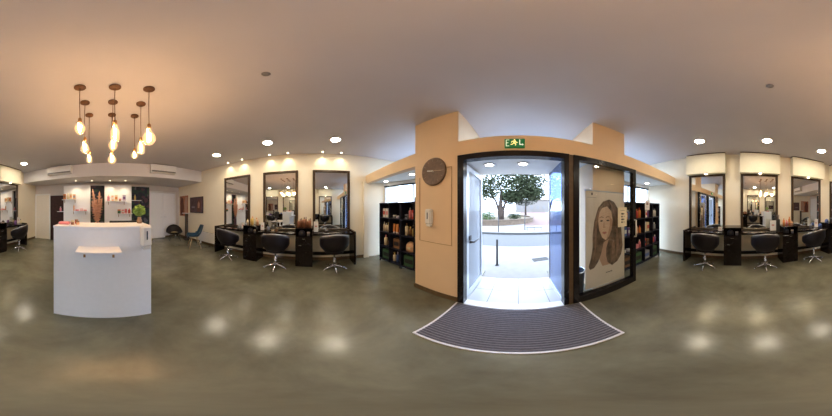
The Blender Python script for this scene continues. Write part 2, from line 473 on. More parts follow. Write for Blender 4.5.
# ------------------------------------------------------------------ outside
struct('pavement', MB().box((-14, 2.15, -.12), (14, 4.75, -.02)), M_PAVE)
struct('road', MB().box((-30, 4.75, -.2), (30, 7.3, -.05)), M_ROAD)
struct('road_line', MB().box((-30, 4.85, -.049), (30, 4.98, -.045)), M_LINE)
struct('kerb', MB().box((-30, 7.3, -.2), (30, 7.45, .05)), M_KERB)
struct('pavement.001', MB().box((-30, 7.45, -.2), (30, 60, 0)), M_PAVE)
struct('pavement.002', MB().box((.6, 10.8, -.1), (9, 58, .012)), M_PINKPAVE)

def arc(cx, cy, r, a0, a1, n): return [(cx + r * math.cos(R(a0 + (a1 - a0) * i / n)), cy + r * math.sin(R(a0 + (a1 - a0) * i / n))) for i in range(n + 1)]
outer = arc(-3.2, 15.2, 4.9, -150, 60, 34); inner = arc(-3.2, 15.2, 4.6, -150, 60, 34)
pw = MB().prism(outer + inner[::-1], 0, .42).build('planter_wall', M_STONE)
tag(pw, 'curved low tan stone planter wall around the big tree', 'planter')
cap = MB().prism(arc(-3.2, 15.2, 4.95, -150, 60, 34) + arc(-3.2, 15.2, 4.55, -150, 60, 34)[::-1], .42, .47).build('coping', M_STONE, pw)
struct('ground', MB().prism(inner, .0, .3), mat('soil', (.12, .09, .05), .9))

def leaves(mb, blobs, n, size, mi=0, rnd=random):
    for i in range(n):
        c, r = rnd.choice(blobs)
        u = Vector((rnd.gauss(0, 1), rnd.gauss(0, 1), rnd.gauss(0, 1))).normalized() * (rnd.random() ** .4)
        p = Vector((c[0] + u.x * r[0], c[1] + u.y * r[1], c[2] + u.z * r[2]))
        q = Matrix.Rotation(rnd.random() * 6.3, 4, 'Z') @ Matrix.Rotation(rnd.uniform(-1.3, 1.3), 4, 'X')
        s = size * rnd.uniform(.6, 1.3)
        vs = [p + q @ Vector(v) for v in ((-s, 0, 0), (-s * .3, -s * .45, 0), (s * .5, -s * .35, .1 * s), (s, 0, 0), (s * .3, s * .45, .1 * s))]
        mb.add(vs, [(0, 1, 2, 3, 4)], mi)
    return mb
def tree(label, x, y, blobs, n, size, mleaf, trunk, r0, group=None, mi=M_BARK):
    t = thing('tree', label, 'tree', (x, y, 0), 0, group)
    tb = MB()
    for pts, rr in trunk: tb.tube(pts, rr, 9)
    tb.build('trunk', mi, t)
    leaves(MB(), blobs, n, size).build('foliage', mleaf, t, kind='stuff')
    return t
tree('large broad leafy tree with twisted trunk in the round planter', -1.75, 13.2,
     [((0, 0, 3.7), (2.6, 1.8, 1.5)), ((2.2, .2, 3.5), (2.0, 1.5, 1.1)), ((-1.8, .3, 3.3), (1.7, 1.4, 1.3)), ((3.3, .2, 2.9), (1.3, 1.0, .7)), ((1.2, .2, 2.6), (1.2, 1.0, .6)), ((.8, 0, 4.8), (3.2, 1.5, 1.2)), ((2.9, 0, 4.2), (1.9, 1.3, 1.0))], 13000, .13, M_LEAF,
     [([(0, 0, .2), (.05, 0, .9), (-.05, .02, 1.6), (0, 0, 2.5), (.1, 0, 3.4)], [.34, .27, .22, .18, .1]), ([(.12, 0, .2), (.2, 0, 1.2), (.5, 0, 2.2), (1.2, .1, 3.1)], [.2, .15, .12, .06]),
      ([(-.12, 0, .2), (-.2, 0, 1.1), (-.5, 0, 2.1), (-1.2, .1, 3.1)], [.2, .14, .11, .06])], .3)
tree('bright green tree at the left behind the planter wall', -8.2, 19.5,
     [((0, 0, 3.2), (1.8, 1.5, 1.4)), ((1.3, 0, 2.6), (1.2, 1, 1.0))], 2600, .14, M_LEAF2, [([(0, 0, .2), (0, 0, 1.4), (.1, 0, 2.8)], [.18, .14, .08])], .2)
tree('grey green tree far behind the big tree', 1.3, 24,
     [((0, 0, 3.4), (2.6, 1.8, 1.6)), ((-2.4, 0, 3.2), (2.0, 1.5, 1.3))], 2600, .2, M_LEAF3, [([(0, 0, 0), (0, 0, 1.4), (.1, 0, 3)], [.2, .15, .08])], .2)
sh = leaves(MB(), [((-.4, 0, .65), (.9, .5, .45)), ((-2.0, .3, .75), (1.1, .6, .5))], 1900, .07).build('shrub', M_LEAF2)
tag(sh, 'bright green shrubs left of the big trunk inside the planter', 'shrub', loc=(-2.6, 12.4, 0))
sh = leaves(MB(), [((0, 0, .62), (.7, .3, .32))], 900, .07).build('shrub', M_LEAF)
tag(sh, 'dark green low shrub right of the big trunk in the planter', 'shrub', loc=(-.4, 12.9, 0))
def building(label, x, y, w, dd, h, m):
    b = thing('building', label, 'building', (x, y, 0))
    MB().box((-w / 2, 0, 0), (w / 2, dd, h)).build('wall', m, b)
    MB().box((-w / 2 - .2, -.2, h), (w / 2 + .2, dd + .2, h + .25)).build('roof', M_STONE, b)
    for i in range(int(w // 2.2)):
        for j in range(int(h // 2.6)):
            MB().box((-w / 2 + .7 + i * 2.2, -.05, 1 + j * 2.6), (-w / 2 + 1.7 + i * 2.2, 0, 2.3 + j * 2.6)).build('window', mat('far_window', (.14, .135, .14), .3), b)
building('pale two storey building far beyond the trees', 5.5, 46, 13, 6, 4.2, M_BUILD)
# street furniture
bo = thing('bollard', 'dark grey square bollard on the near pavement', 'bollard', (-.51, 3.15, -.02))
MB().box((-.022, -.022, 0), (.022, .022, .70), bev=.004).build('post', M_IRON, bo); MB().box((-.045, -.045, 0), (.045, .045, .012)).build('base_plate', M_IRON, bo)
b2 = None
for x, y, lab in ((-1.19, 7.85, 'thin post on the far kerb in front of the tree trunk'), (.42, 8.6, 'thin post on the far pavement right of the tree')):
    if b2 is None:
        b2 = thing('street_post', lab, 'post', (x, y, 0), 0, 'thin posts across the road')
        MB().cyl((0, 0, 0), (0, 0, .95), .028).build('post', M_IRON, b2); MB().sphere((0, 0, .96), .04).build('post_cap', M_IRON, b2)
    else: copy_thing(b2, (x, y, 0), 0, lab)
rail = thing('guard_rail', 'low dark metal rail on the far pavement', 'rail', (1.0, 8.4, 0))
for x in (-.45, 0, .45): MB().cyl((x, 0, 0), (x, 0, .2), .02).build('post', M_IRON, rail)
MB().cyl((-.5, 0, .2), (.5, 0, .2), .02).build('bar', M_IRON, rail)
dg = MB()
dg.box((-.22, -.10, 0), (.22, -.085, .012)); dg.box((-.22, .085, 0), (.22, .10, .012))
for i in range(12): dg.box((-.22 + i * .0375, -.085, 0), (-.205 + i * .0375, .085, .012))
o = dg.build('drain_grate', M_IRON); tag(o, 'dark slotted drain grate in the near pavement', 'drain grate', loc=(.60, 3.55, -.02), rz=R(12))

# ------------------------------------------------------------------ floor mat
mt = thing('entrance_mat', 'large ribbed grey entrance mat with pale metal edging', 'mat', (0, 1.115, 0))
rb = MB(); rb.box((-.735, -.365, 0), (.735, .375, .006), 0)
n = 21
for i in range(n):
    y = -.36 + i * .735 / n
    rb.box((-.735, y, .006), (.735, y + .018, .013), 1)
rb.build('ribbed_carpet', [mat('mat_base', (.20, .20, .23), .8, noise=.1), mat('mat_rib', (.085, .08, .105), .85, noise=.3, scale=60)], mt)
ed = MB(); ed.box((-.755, -.385, 0), (.755, -.365, .015)); ed.box((-.755, -.365, 0), (-.735, .375, .015)); ed.box((.735, -.365, 0), (.755, .375, .015))
ed.build('metal_edging', mat('pale_edging', (.72, .72, .76), .4, .2), mt)

# ------------------------------------------------------------------ poster
ps = thing('hanging_poster', 'tall beige poster of a woman with long brown hair behind the glass', 'poster', (1.266, 1.60, 0))
MB().box((-.38, 0, .14), (.38, .004, 1.70)).build('poster_sheet', M_POSTER, ps)
for z_ in (1.70, .14): MB().cyl((-.385, .004, z_), (.385, .004, z_), .009).build('hanging_rail', M_STEEL, ps)
def sh2(pts): return [(x - 1.266, z) for x, z in pts]
hair = [(1.305, 1.583), (1.409, 1.547), (1.497, 1.433), (1.555, 1.264), (1.578, 1.038), (1.602, .8), (1.567, .639), (1.475, .529), (1.367, .484), (1.275, .566), (1.246, .698), (1.25, .82), (1.30, .96), (1.20, .92), (1.151, .736), (1.097, .612), (1.028, .524), (.961, .506), (.936, .565), (.977, .706), (1.002, .862), (1.002, 1.045), (1.028, 1.248), (1.097, 1.45), (1.189, 1.548)]
face = [(1.17, 1.45), (1.265, 1.475), (1.346, 1.40), (1.377, 1.258), (1.356, 1.115), (1.305, 1.007), (1.236, .952), (1.171, 1.00), (1.116, 1.124), (1.098, 1.259), (1.116, 1.377)]
pic = MB()
pic.plate(sh2([(1.16, 1.02), (1.33, 1.02), (1.34, .86), (1.45, .76), (1.42, .52), (1.18, .52), (1.10, .70), (1.16, .84)]), -.0012, -.0002, 2)
pic.plate(sh2(hair), -.0024, -.0014, 0)
pic.plate(sh2(face), -.0036, -.0026, 1)
pic.plate(sh2([(1.32, 1.30), (1.377, 1.258), (1.356, 1.115), (1.305, 1.007), (1.25, .96), (1.29, 1.08), (1.32, 1.18)]), -.0042, -.0037, 2)
for lock in ([(1.305, 1.56), (1.42, 1.46), (1.47, 1.25), (1.50, 1.0), (1.52, .75), (1.45, .60), (1.46, .85), (1.44, 1.1), (1.41, 1.3), (1.36, 1.46)],
             [(1.19, 1.50), (1.12, 1.38), (1.08, 1.2), (1.07, 1.0), (1.05, .8), (1.0, .62), (1.04, .85), (1.045, 1.05), (1.05, 1.25), (1.10, 1.42)],
             [(1.40, .98), (1.43, .8), (1.40, .62), (1.34, .54), (1.36, .7), (1.36, .86)]):
    pic.plate(sh2(lock), -.0042, -.0025, 3)
for ex in (1.157, 1.278):
    pic.plate(sh2([(ex - .032, 1.255), (ex - .01, 1.268), (ex + .018, 1.266), (ex + .034, 1.252), (ex, 1.244)]), -.0048, -.0037, 4)
    pic.plate(sh2([(ex - .04, 1.305), (ex, 1.325), (ex + .04, 1.31), (ex + .038, 1.302), (ex, 1.314), (ex - .038, 1.297)]), -.0048, -.0037, 0)
pic.plate(sh2([(1.205, 1.25), (1.212, 1.25), (1.212, 1.17), (1.235, 1.155), (1.215, 1.145), (1.185, 1.15)]), -.0048, -.0037, 2)
pic.plate(sh2([(1.165, 1.072), (1.195, 1.088), (1.212, 1.083), (1.23, 1.088), (1.262, 1.07), (1.215, 1.048)]), -.0048, -.0037, 5)
pic.build('printed_portrait', [M_HAIR, M_SKIN, M_SKIND, M_HAIRL, M_INK, M_LIP], ps)
MB().box((-.285, -.003, 1.635), (-.262, 0, 1.668)).build('printed_mark', M_INK, ps); MB().box((-.35, -.002, 1.60), (-.20, 0, 1.603)).build('printed_line', M_INK, ps); mk = MB()
for i in range(5): mk.box((-.02 + i * .026, -.002, .365 + .006 * (i % 2)), (-.002 + i * .026, 0, .385))
mk.build('printed_mark', M_INK, ps, 'small dark printed marks')
nt_ = thing('notice_card', 'cream notice card with small dark symbols stuck on the glass', 'notice', (1.515, 1.512, 0))
MB().box((-.1, .0, 1.145), (.1, .004, 1.46)).build('card', mat('cream_card', (.74, .66, .50), .6), nt_)
mk = MB()
mk.box((-.05, -.002, 1.405), (.05, 0, 1.41))
for i, z in enumerate((1.355, 1.31, 1.265, 1.22)): mk.box((-.028, -.002, z - .012), (.002 if i % 2 else .02, 0, z + .014)); mk.box((.026, -.002, z - .008), (.04, 0, z + .01))
mk.build('printed_symbol', M_INK, nt_)
bi = thing('waste_bin', 'black round bin with chrome rim behind the poster window', 'bin', (.84, 1.80, 0))
MB().lathe([(.105, 0), (.13, .44), (.12, .44), (.10, .03)], 24).build('bin_body', M_BLACKMAT, bi)
MB().tube([(.132 * math.cos(a * PI / 12), .132 * math.sin(a * PI / 12), .445) for a in range(24)], .01, 8, closed=True).build('rim', M_CHROME, bi)

# ------------------------------------------------------------------ exit sign, clock, dispensers
ex = thing('exit_sign', 'green exit sign with running figure on the beam above the door', 'sign', (-.042, 1.53, 0))
MB().box((-.115, -.035, 2.19), (.115, 0, 2.315), bev=.004).build('sign_body', mat('exit_green', (.005, .11, .03), .4, emit=(.01, .32, .09), estr=.25), ex)
pg = MB(); y0, y1 = -.038, -.0352
pg.box((-.100, y0, 2.205), (-.092, y1, 2.30)); pg.box((-.092, y0, 2.292), (-.062, y1, 2.30)); pg.box((-.092, y0, 2.205), (-.062, y1, 2.213)); pg.box((-.092, y0, 2.25), (-.072, y1, 2.258))
pg.build('door_pictogram', mat('sign_white', (.7, .8, .7), .5, emit=(.7, .85, .6), estr=.7), ex); pg = MB()
pg.plate([(.052, 2.30), (.062, 2.30), (.062, 2.235), (.085, 2.235), (.085, 2.222), (.052, 2.222)], y0, y1)
pg.plate([(.085, 2.245), (.102, 2.228), (.085, 2.212)], y0, y1)
pg.build('arrow_pictogram', MATS['sign_white'], ex)
mn = MB()
mn.lathe([(.009, 0), (.009, .0025)], 14, M=Matrix.Translation((-.002, y1, 2.293)) @ Matrix.Rotation(R(90), 4, 'X'))
mn.plate([(-.02, 2.28), (.012, 2.284), (.02, 2.262), (.036, 2.258), (.036, 2.252), (.014, 2.254), (.008, 2.268), (.002, 2.25), (.018, 2.238), (.012, 2.212), (.004, 2.213), (.006, 2.234), (-.012, 2.246), (-.022, 2.228), (-.046, 2.226), (-.046, 2.234), (-.028, 2.236), (-.012, 2.258), (-.012, 2.272), (-.03, 2.268), (-.034, 2.254), (-.04, 2.256), (-.035, 2.275)], y0, y1)
mn.build('running_figure', mat('sign_yellow', (.8, .75, .3), .5, emit=(1, .85, .3), estr=1.0), ex, 'pale yellow running figure')

ck = thing('wall_clock', 'round brown wooden wall clock with pale hands on the peach pillar', 'clock', (-1.13, 1.53, 1.985))
RX = Matrix.Rotation(R(90), 4, 'X')
MB().lathe([(.21, 0), (.214, .02), (.205, .035), (.19, .032), (.0, .03)][:4] + [(.001, .03)], 48, M=RX).build('clock_face', mat('clock_wood', (.15, .085, .05), .45, noise=.25, scale=25), ck)
tk = MB()
for i in range(12):
    MB().box((-.003, -.036, .15), (.003, -.031, .185), M=Matrix.Rotation(i * PI / 6, 4, 'Y')).build('hour_mark', mat('clock_mark', (.30, .20, .13), .5), ck)
hd = MB(); hd.box((-.007, -.042, -.02), (.007, -.038, .10), M=Matrix.Rotation(R(-80), 4, 'Y')); hd.build('hour_hand', M_PAPER, ck)
hd = MB(); hd.box((-.004, -.046, -.03), (.004, -.043, .155), M=Matrix.Rotation(R(94), 4, 'Y')); hd.build('minute_hand', mat('hand_beige', (.45, .33, .22), .4), ck)
MB().lathe([(.012, 0), (.012, .05)], 16, M=RX).build('hub', M_PAPER, ck)

def dispenser(label, loc, rz, group):
    t = thing('gel_dispenser', label, 'dispenser', loc, rz, group)
    MB().box((-.055, -.085, .02), (.055, 0, .24), bev=.02).build('housing', M_WHITEPL, t)
    MB().box((-.007, -.0865, .10), (.007, -.084, .19)).build('level_window', M_PLASTB, t, 'dark vertical slot')
    MB().box((-.04, -.07, -.01), (.04, -.01, .02), bev=.008).build('nozzle', M_WHITEPL, t)
    return t
ds = dispenser('white gel dispenser on the peach pillar below the clock', (-1.19, 1.53, 1.195), 0, 'white gel dispensers')
copy_thing(ds, (-.435, -1.319, 1.03), R(180), 'white gel dispenser on the upper corner of the white counter')

# ------------------------------------------------------------------ ceiling fittings
def downlight(label, loc, group, lens=M_LENS, r=.095, name='ceiling_downlight'):
    t = thing(name, label, 'ceiling light', loc, 0, group)
    MB().lathe([(r + .03, 0), (r + .028, -.012), (r, -.014), (r, 0)], 28).build('trim_ring', M_WHITEPL, t)
    MB().lathe([(r * .98, -.004), (r * .98, -.010)], 28).build('lens', lens, t)
    return t
G = 'large round ceiling downlights'
dl = downlight('large round downlight nearest the left wall clock pillar', (-2.641, .507, ZC), G)
for x, y, lab in ((-2.689, -.903, 'large round downlight above the middle left styling chair'), (-2.744, -2.355, 'large round downlight above the left chair furthest from the door'),
                  (2.705, .557, 'large round downlight before the right mirror nearest the bookcase'), (2.609, -.826, 'large round downlight before the second right mirror'),
                  (2.509, -2.193, 'large round downlight before the third right mirror'), (2.444, -3.635, 'large round downlight near the air conditioner on the door corner side')):
    copy_thing(dl, (x, y, ZC), 0, lab)
G = 'small round downlights above the alcoves and doorway'
d2 = downlight('small downlight in the left alcove above the bookcase, nearer the wall', (-3.052, 1.96, 2.2), G, M_LENSB, .06)
for x, y, z, lab in ((-2.056, 1.983, 2.2, 'small downlight in the left alcove beside the peach pillar'), (3.24, 2.215, 2.2, 'small downlight in the right alcove above the bookcase'),
                     (-.415, 1.86, 2.1, 'small downlight in the doorway ceiling, left one'), (.065, 1.86, 2.1, 'small downlight in the doorway ceiling, right one')):
    copy_thing(d2, (x, y, z), 0, lab)
def spot(label, loc, group, tilt=None, e=SPOT_W, light=True):
    t = thing('spotlight', label, 'spotlight', loc, 0, group)
    MB().lathe([(.042, 0), (.04, -.008), (.028, -.01), (.028, 0)], 18).build('trim_ring', M_WHITEPL, t)
    MB().lathe([(.027, -.003), (.027, -.008)], 18).build('lens', M_SPOT, t)
    if light:
        L = bpy.data.lights.new('spot_beam', 'SPOT'); L.energy = e; L.color = (1, .82, .52); L.spot_size = R(120); L.spot_blend = .9; L.shadow_soft_size = .03
        lo = bpy.data.objects.new('spot_beam', L); COL.objects.link(lo); lo.parent = t; lo.location = (0, 0, -.03)
    return t
names = ['above the left edge of the mirror furthest back', 'above the right edge of the mirror furthest back', 'above the left edge of the middle mirror', 'above the right edge of the middle mirror', 'above the left edge of the mirror nearest the door', 'above the right edge of the mirror nearest the door']
sp = None
for (tt, nm) in zip((-2.66, -2.12, -1.25, -.74, .16, .64), names):
    loc = on(WL, tt, 3.5 - .13, ZC); lab = 'small ceiling spotlight ' + nm + ' on the left'
    if sp is None: sp = spot(lab, loc, 'small spotlights along the left wall')
    else: copy_thing(sp, loc, 0, lab)
sf = None
for x, y, lab in ((1.025, -5.02, 'above the left display panel, outer one'), (.40, -5.05, 'above the left display panel, inner one'), (-.297, -5.05, 'above the right display panel, inner one'), (-.879, -5.02, 'above the right display panel, outer one')):
    lab = 'small spotlight under the soffit ' + lab
    if sf is None: sf = spot(lab, (x, y, 2.52), 'small spotlights under the soffit', e=20)
    else: copy_thing(sf, (x, y, 2.52), 0, lab)
sm = thing('smoke_detector', 'small grey ceiling sensor left of the door side', 'detector', (-.903, -.315, ZC), 0, 'small ceiling sensors')
MB().lathe([(.035, 0), (.03, -.012), (.015, -.018), (.001, -.018)], 20).build('sensor_body', mat('grey_sensor', (.25, .24, .25), .5), sm)
copy_thing(sm, (1.099, -.376, ZC), 0, 'small grey ceiling sensor on the right mirror side')

def aircon(label, loc):
    t = thing('air_conditioner', label, 'air conditioner', loc, rzof(WS), 'wall air conditioners on the soffit')
    b = MB()
    prof = [(0, 0), (-.12, 0), (-.19, .05), (-.20, .12), (-.20, .26), (-.18, .285), (0, .285)]
    vs = [(-.45, y, z) for y, z in prof] + [(.45, y, z) for y, z in prof]; k = len(prof)
    b.add(vs, [tuple(range(k)), tuple(range(k, 2 * k))[::-1]] + [(i, (i + 1) % k, k + (i + 1) % k, k + i) for i in range(k)])
    b.build('casing', M_WHITEPL, t)
    MB().box((-.42, -.203, .028), (.42, -.12, .062)).build('air_outlet_and_shadow', mat('vent_grey', (.16, .15, .16), .5), t)  # dark outlet, brought forward to paint the shadow line under the casing too
    g = MB()
    for i in range(5): g.box((-.43, -.17 + i * .03, .285), (.43, -.155 + i * .03, .291))
    g.build('intake_grille', mat('vent_grey', (.16, .15, .16), .5), t)
    return t
a1 = aircon('white wall air conditioner on the soffit, nearer the right hand mirrors', on(WS, -1.91, 4.31, 2.65))
copy_thing(a1, on(WS, 1.57, 4.31, 2.65), rzof(WS), 'white wall air conditioner on the soffit, nearer the framed picture')

# pendants
PEND = [(.20, -1.169, 2.365, 2.185, .048, 'globe', 'front row, nearest the right hand mirrors'), (.196, -1.48, 2.292, 2.098, .05, 'pear', 'middle row, nearest the right hand mirrors'),
        (.178, -1.795, 2.246, 2.088, .04, 'tube', 'back row, nearest the right hand mirrors'), (-.112, -1.172, 2.33, 2.085, .04, 'tube', 'centre of the front row'),
        (-.118, -1.477, 2.315, 2.13, .05, 'globe', 'centre of the nine'), (-.13, -1.791, 2.26, 2.07, .06, 'pear', 'centre of the back row'),
        (-.419, -1.14, 2.302, 2.072, .062, 'pear', 'front row, nearest the picture corner'), (-.437, -1.458, 2.308, 2.10, .045, 'tube', 'middle row, nearest the picture corner'),
        (-.441, -1.778, 2.30, 2.161, .05, 'globe', 'back row, nearest the picture corner')]
for x, y, zt, zb, r, kd, lab in PEND:
    t = thing('pendant_lamp', 'bare glowing %s bulb pendant on brown ceiling disc, %s' % (kd, lab), 'pendant lamp', (x, y, ZC), 0, 'bare bulb pendants above the white counter')
    MB().lathe([(.055, 0), (.055, -.018), (.05, -.022), (.001, -.022)], 26).build('ceiling_rose', M_WOODDISC, t)
    MB().tube([(0, 0, -.02), (.004, .003, (zt - ZC) * .5), (0, 0, zt - ZC + .03)], .0035, 6).build('cord', M_CORD, t)
    MB().lathe([(.008, zt - ZC + .045), (.018, zt - ZC + .03), (.02, zt - ZC - .015), (.015, zt - ZC - .02)], 14).build('lamp_holder', M_BRASS, t)
    h = zt - zb - .02; z0 = zt - ZC - .02
    pr = []
    for i in range(13):
        s = i / 12
        if kd == 'globe': q = .30 if s < .12 else math.sin(PI * min(1, (s - .05) / .95)) ** .6
        elif kd == 'pear': q = max(.28, math.sin(PI * min(1, s ** 1.5)) ** .7) if s < .85 else math.sin(PI * s ** 1.5) ** .6
        else: q = max(.35, min(1, .35 + s * 1.6)) if s < .8 else math.sqrt(max(0, 1 - ((s - .8) / .2) ** 2))
        pr.append((max(.001, r * q), z0 - h * s))
    bl = MB().lathe(pr, 20).build('bulb', M_BULB, t)
    fl = []
    for q in range(17):
        fl.append(((.30 * r) * math.cos(q * PI * .5 + .4), (.30 * r) * math.sin(q * PI * .5 + .4), z0 - h * (.28 + .5 * (q % 2)) if q not in (0, 16) else z0 - h * .1))
    MB().tube(fl, .0028, 5).build('filament', M_FIL, bl)

# ------------------------------------------------------------------ wall mirrors
def mirror(label, w, tc, half, z0, z1, group, box=False):
    t = thing('wall_mirror', label, 'mirror', on(w, tc), rzof(w), group)
    f = MB(); fw = .068
    f.box((-half, -.045, z0), (-half + fw, 0, z1), bev=.006); f.box((half - fw, -.045, z0), (half, 0, z1), bev=.006)
    f.box((-half + fw, -.045, z1 - fw), (half - fw, 0, z1), bev=.006); f.box((-half + fw, -.045, z0), (half - fw, 0, z0 + .03), bev=.006)
    f.build('mirror_frame', M_FRAME, t)
    MB().box((-half + fw, -.02, z0 + .03), (half - fw, -.012, z1 - fw)).build('mirror_glass', M_MIRROR, t)
    return t
GL = 'tall framed mirrors on the left wall'; GR = 'tall framed mirrors on the right wall'
m0 = mirror('dark framed tall mirror on the left wall nearest the peach pillar', WL, .40, .495, .865, 2.476, GL)
copy_thing(m0, on(WL, -.98), rzof(WL), 'dark framed tall mirror in the middle of the left wall')
copy_thing(m0, on(WL, -2.40), rzof(WL), 'dark framed tall mirror on the left wall furthest from the door')
rl = ['nearest the right bookcase', 'second from the right bookcase', 'third from the right bookcase', 'furthest back beside the white door']
m1 = None; bx = None
for k, tc in enumerate((-.883, .562, 2.0, 3.43)):
    if m1 is None: m1 = mirror('dark framed tall mirror on the right wall ' + rl[k], WR, tc, .515, .865, 2.40, GR)
    else: copy_thing(m1, on(WR, tc), rzof(WR), 'dark framed tall mirror on the right wall ' + rl[k])
    if bx is None:
        bx = thing('light_box', 'cream box pelmet above the right wall mirror ' + rl[k], 'pelmet', on(WR, tc), rzof(WR), 'cream box pelmets above the right mirrors')
        MB().box((-.535, -.20, 2.385), (.535, 0, ZC - .03)).build('pelmet_box', mat('pelmet_paint', (.88, .82, .64), .7, noise=.02), bx)
        MB().box((-.53, -.185, ZC - .03), (.53, 0, ZC)).build('shadow_gap', mat('gap_shade_brown', (.08, .05, .03), .8), bx)  # solid strip whose dark colour paints the shade between pelmet and ceiling
        MB().lathe([(.04, 2.385), (.038, 2.377), (.001, 2.377)], 16, c=(.0, -.12, 0)).build('spot_lens', M_SPOT, bx)
        L = bpy.data.lights.new('spot_beam', 'SPOT'); L.energy = 22; L.color = (1, .82, .5); L.spot_size = R(130); L.spot_blend = .9; L.shadow_soft_size = .03
        lo = bpy.data.objects.new('spot_beam', L); COL.objects.link(lo); lo.parent = bx; lo.location = (0, -.12, 2.36)
    else: copy_thing(bx, on(WR, tc), rzof(WR), 'cream box pelmet above the right wall mirror ' + rl[k])

# ------------------------------------------------------------------ styling desks and drawer cabinets
def desk(label, w, t0, t1, ends, group):
    tc = (t0 + t1) / 2; h = (t1 - t0) / 2 - .002; D = w[1]
    t = thing('styling_desk', label, 'desk', on(w, tc), rzof(w), group)
    lo, hi = (-h + (.05 if 'L' in ends else 0)), (h - (.05 if 'R' in ends else 0))
    MB().box((lo, -.44, .80), (hi, -.001, .85), bev=.004).build('desktop', M_BLACKWOOD, t)
    MB().box((lo, -.11, .19), (hi, -.055, .27), bev=.004).build('foot_rail', M_BLACKWOOD, t)
    if 'L' in ends: MB().box((-h, -.46, 0), (lo, -.001, .875), bev=.004).build('end_panel', M_BLACKWOOD, t)
    if 'R' in ends: MB().box((hi, -.46, 0), (h, -.001, .875), bev=.004).build('end_panel', M_BLACKWOOD, t)
    return t
def cabinet(label, w, tc, hw, group):
    t = thing('drawer_cabinet', label, 'cabinet', on(w, tc), rzof(w), group)
    b = MB(); q = .02
    b.box((-hw, -.46, 0), (-hw + q, -.02, .96)); b.box((hw - q, -.46, 0), (hw, -.02, .96)); b.box((-hw + q, -.04, 0), (hw - q, -.02, .96))
    b.box((-hw + q, -.46, .0), (hw - q, -.04, .05)); b.box((-hw + q, -.46, .76), (hw - q, -.04, .78))
    b.build('carcass', M_BLACKWOOD, t)
    MB().box((-hw, -.47, .96), (hw, -.001, .98), bev=.004).build('cabinet_top', M_BLACKWOOD, t)
    for i, (z0, z1, nm) in enumerate(((.60, .755, 'drawer'), (.44, .595, 'drawer'), (.055, .435, 'door'))):
        dr = MB().box((-hw + .003, -.478, z0), (hw - .003, -.46, z1), bev=.003).build(nm, M_BLACKWOOD, t)
        if nm == 'drawer':
            MB().box((-.035 + (.0 if i == 0 else -.09), -.492, z1 - .035), (.035 + (.0 if i == 0 else -.09), -.478, z1 - .025)).build('handle', M_CHROME, dr)
    return t
GD = 'black styling desks under the mirrors'; GC = 'black drawer cabinets between the styling desks'
desk('black styling desk on the left wall nearest the peach pillar', WL, -.09, .94, 'R', GD)
desk('black styling desk in the middle of the left wall', WL, -1.48, -.49, '', GD)
desk('black styling desk on the left wall furthest from the door', WL, -2.95, -1.88, 'L', GD)
c0 = cabinet('black drawer cabinet topped by copper bottles on the left wall', WL, -.29, .199, GC)
copy_thing(c0, on(WL, -1.68), rzof(WL), 'black drawer cabinet topped by yellow bottles on the left wall')
desk('black styling desk on the right wall nearest the bookcase', WR, -1.40, -.36, 'L', GD)
desk('black styling desk on the right wall, second from the bookcase', WR, .06, 1.07, '', GD)
desk('black styling desk on the right wall, third from the bookcase', WR, 1.49, 2.51, '', GD)
desk('black styling desk on the right wall beside the white door', WR, 2.93, 4.0, 'R', GD)
cR = cabinet('black drawer cabinet on the right wall between first and second mirrors', WR, -.15, .209, GC)
copy_thing(cR, on(WR, 1.28), rzof(WR), 'black drawer cabinet with orange items on top on the right wall')
copy_thing(cR, on(WR, 2.72), rzof(WR), 'black drawer cabinet on the right wall between third and last mirrors')

# ------------------------------------------------------------------ styling chairs
def styling_chair(label, loc, rz, group):
    t = thing('styling_chair', label, 'chair', loc, rz, group)
    # tub shell, open toward +y
    rows_o = []; N = 28; top = []; bot = []
    for j in range(8):
        s = j / 7; row = []
        for k in range(N + 1):
            a = R(-128 + 256 * k / N); side = abs(a) / R(128)
            zt = .885 - .23 * side ** 1.7
            z = .45 + (zt - .45) * s
            rr = .16 + .15 * math.sin(min(1, .05 + s * 1.5) * PI / 2)
            row.append((rr * 1.02 * math.sin(a), -rr * math.cos(a) * .92, z))
        rows_o.append(row)
    sh_ = MB().grid(rows_o).build('tub_shell', M_LEATHER, t); solidify(sh_, .035)
    rim = rows_o[-1]
    MB().tube([(p[0], p[1], p[2] + .004) for p in rim], .019, 8).build('shell_trim', mat('grey_trim', (.42, .42, .45), .25, .6), t, 'silver grey rim piping')
    MB().tube([(p[0] * 1.01, p[1] * 1.01, p[2]) for p in rows_o[0]], .017, 8).build('shell_trim', mat('grey_trim', (.42, .42, .45), .25, .6), t, 'silver grey rim piping')
    MB().lathe([(.001, .40), (.16, .405), (.215, .43), (.225, .47), (.20, .505), (.12, .515), (.001, .518)], 28, M=Matrix.Translation((0, .02, 0))).build('seat', M_LEATHER, t)
    b = MB().lathe([(.032, .06), (.032, .24), (.02, .245), (.02, .395), (.09, .40)], 18); b.build('pump_column', M_CHROME, t)
    for k in range(5):
        a = 2 * PI * k / 5 + PI * 1.5
        ca, sa = math.cos(a), math.sin(a)
        MB().tube([(0, 0, .085), (.08 * ca, .08 * sa, .075), (.26 * ca, .26 * sa, .022)], [.026, .022, .014], 8).lathe([(.018, 0), (.018, .014)], 10, c=(.26 * ca, .26 * sa, 0)).build('base_leg', M_CHROME, t)
    MB().tube([(.03, 0, .3), (.14, .0, .30), (.17, .02, .30)], .006).build('pump_lever', M_CHROME, t)
    return t
GS = 'black tub styling chairs on chrome star bases'
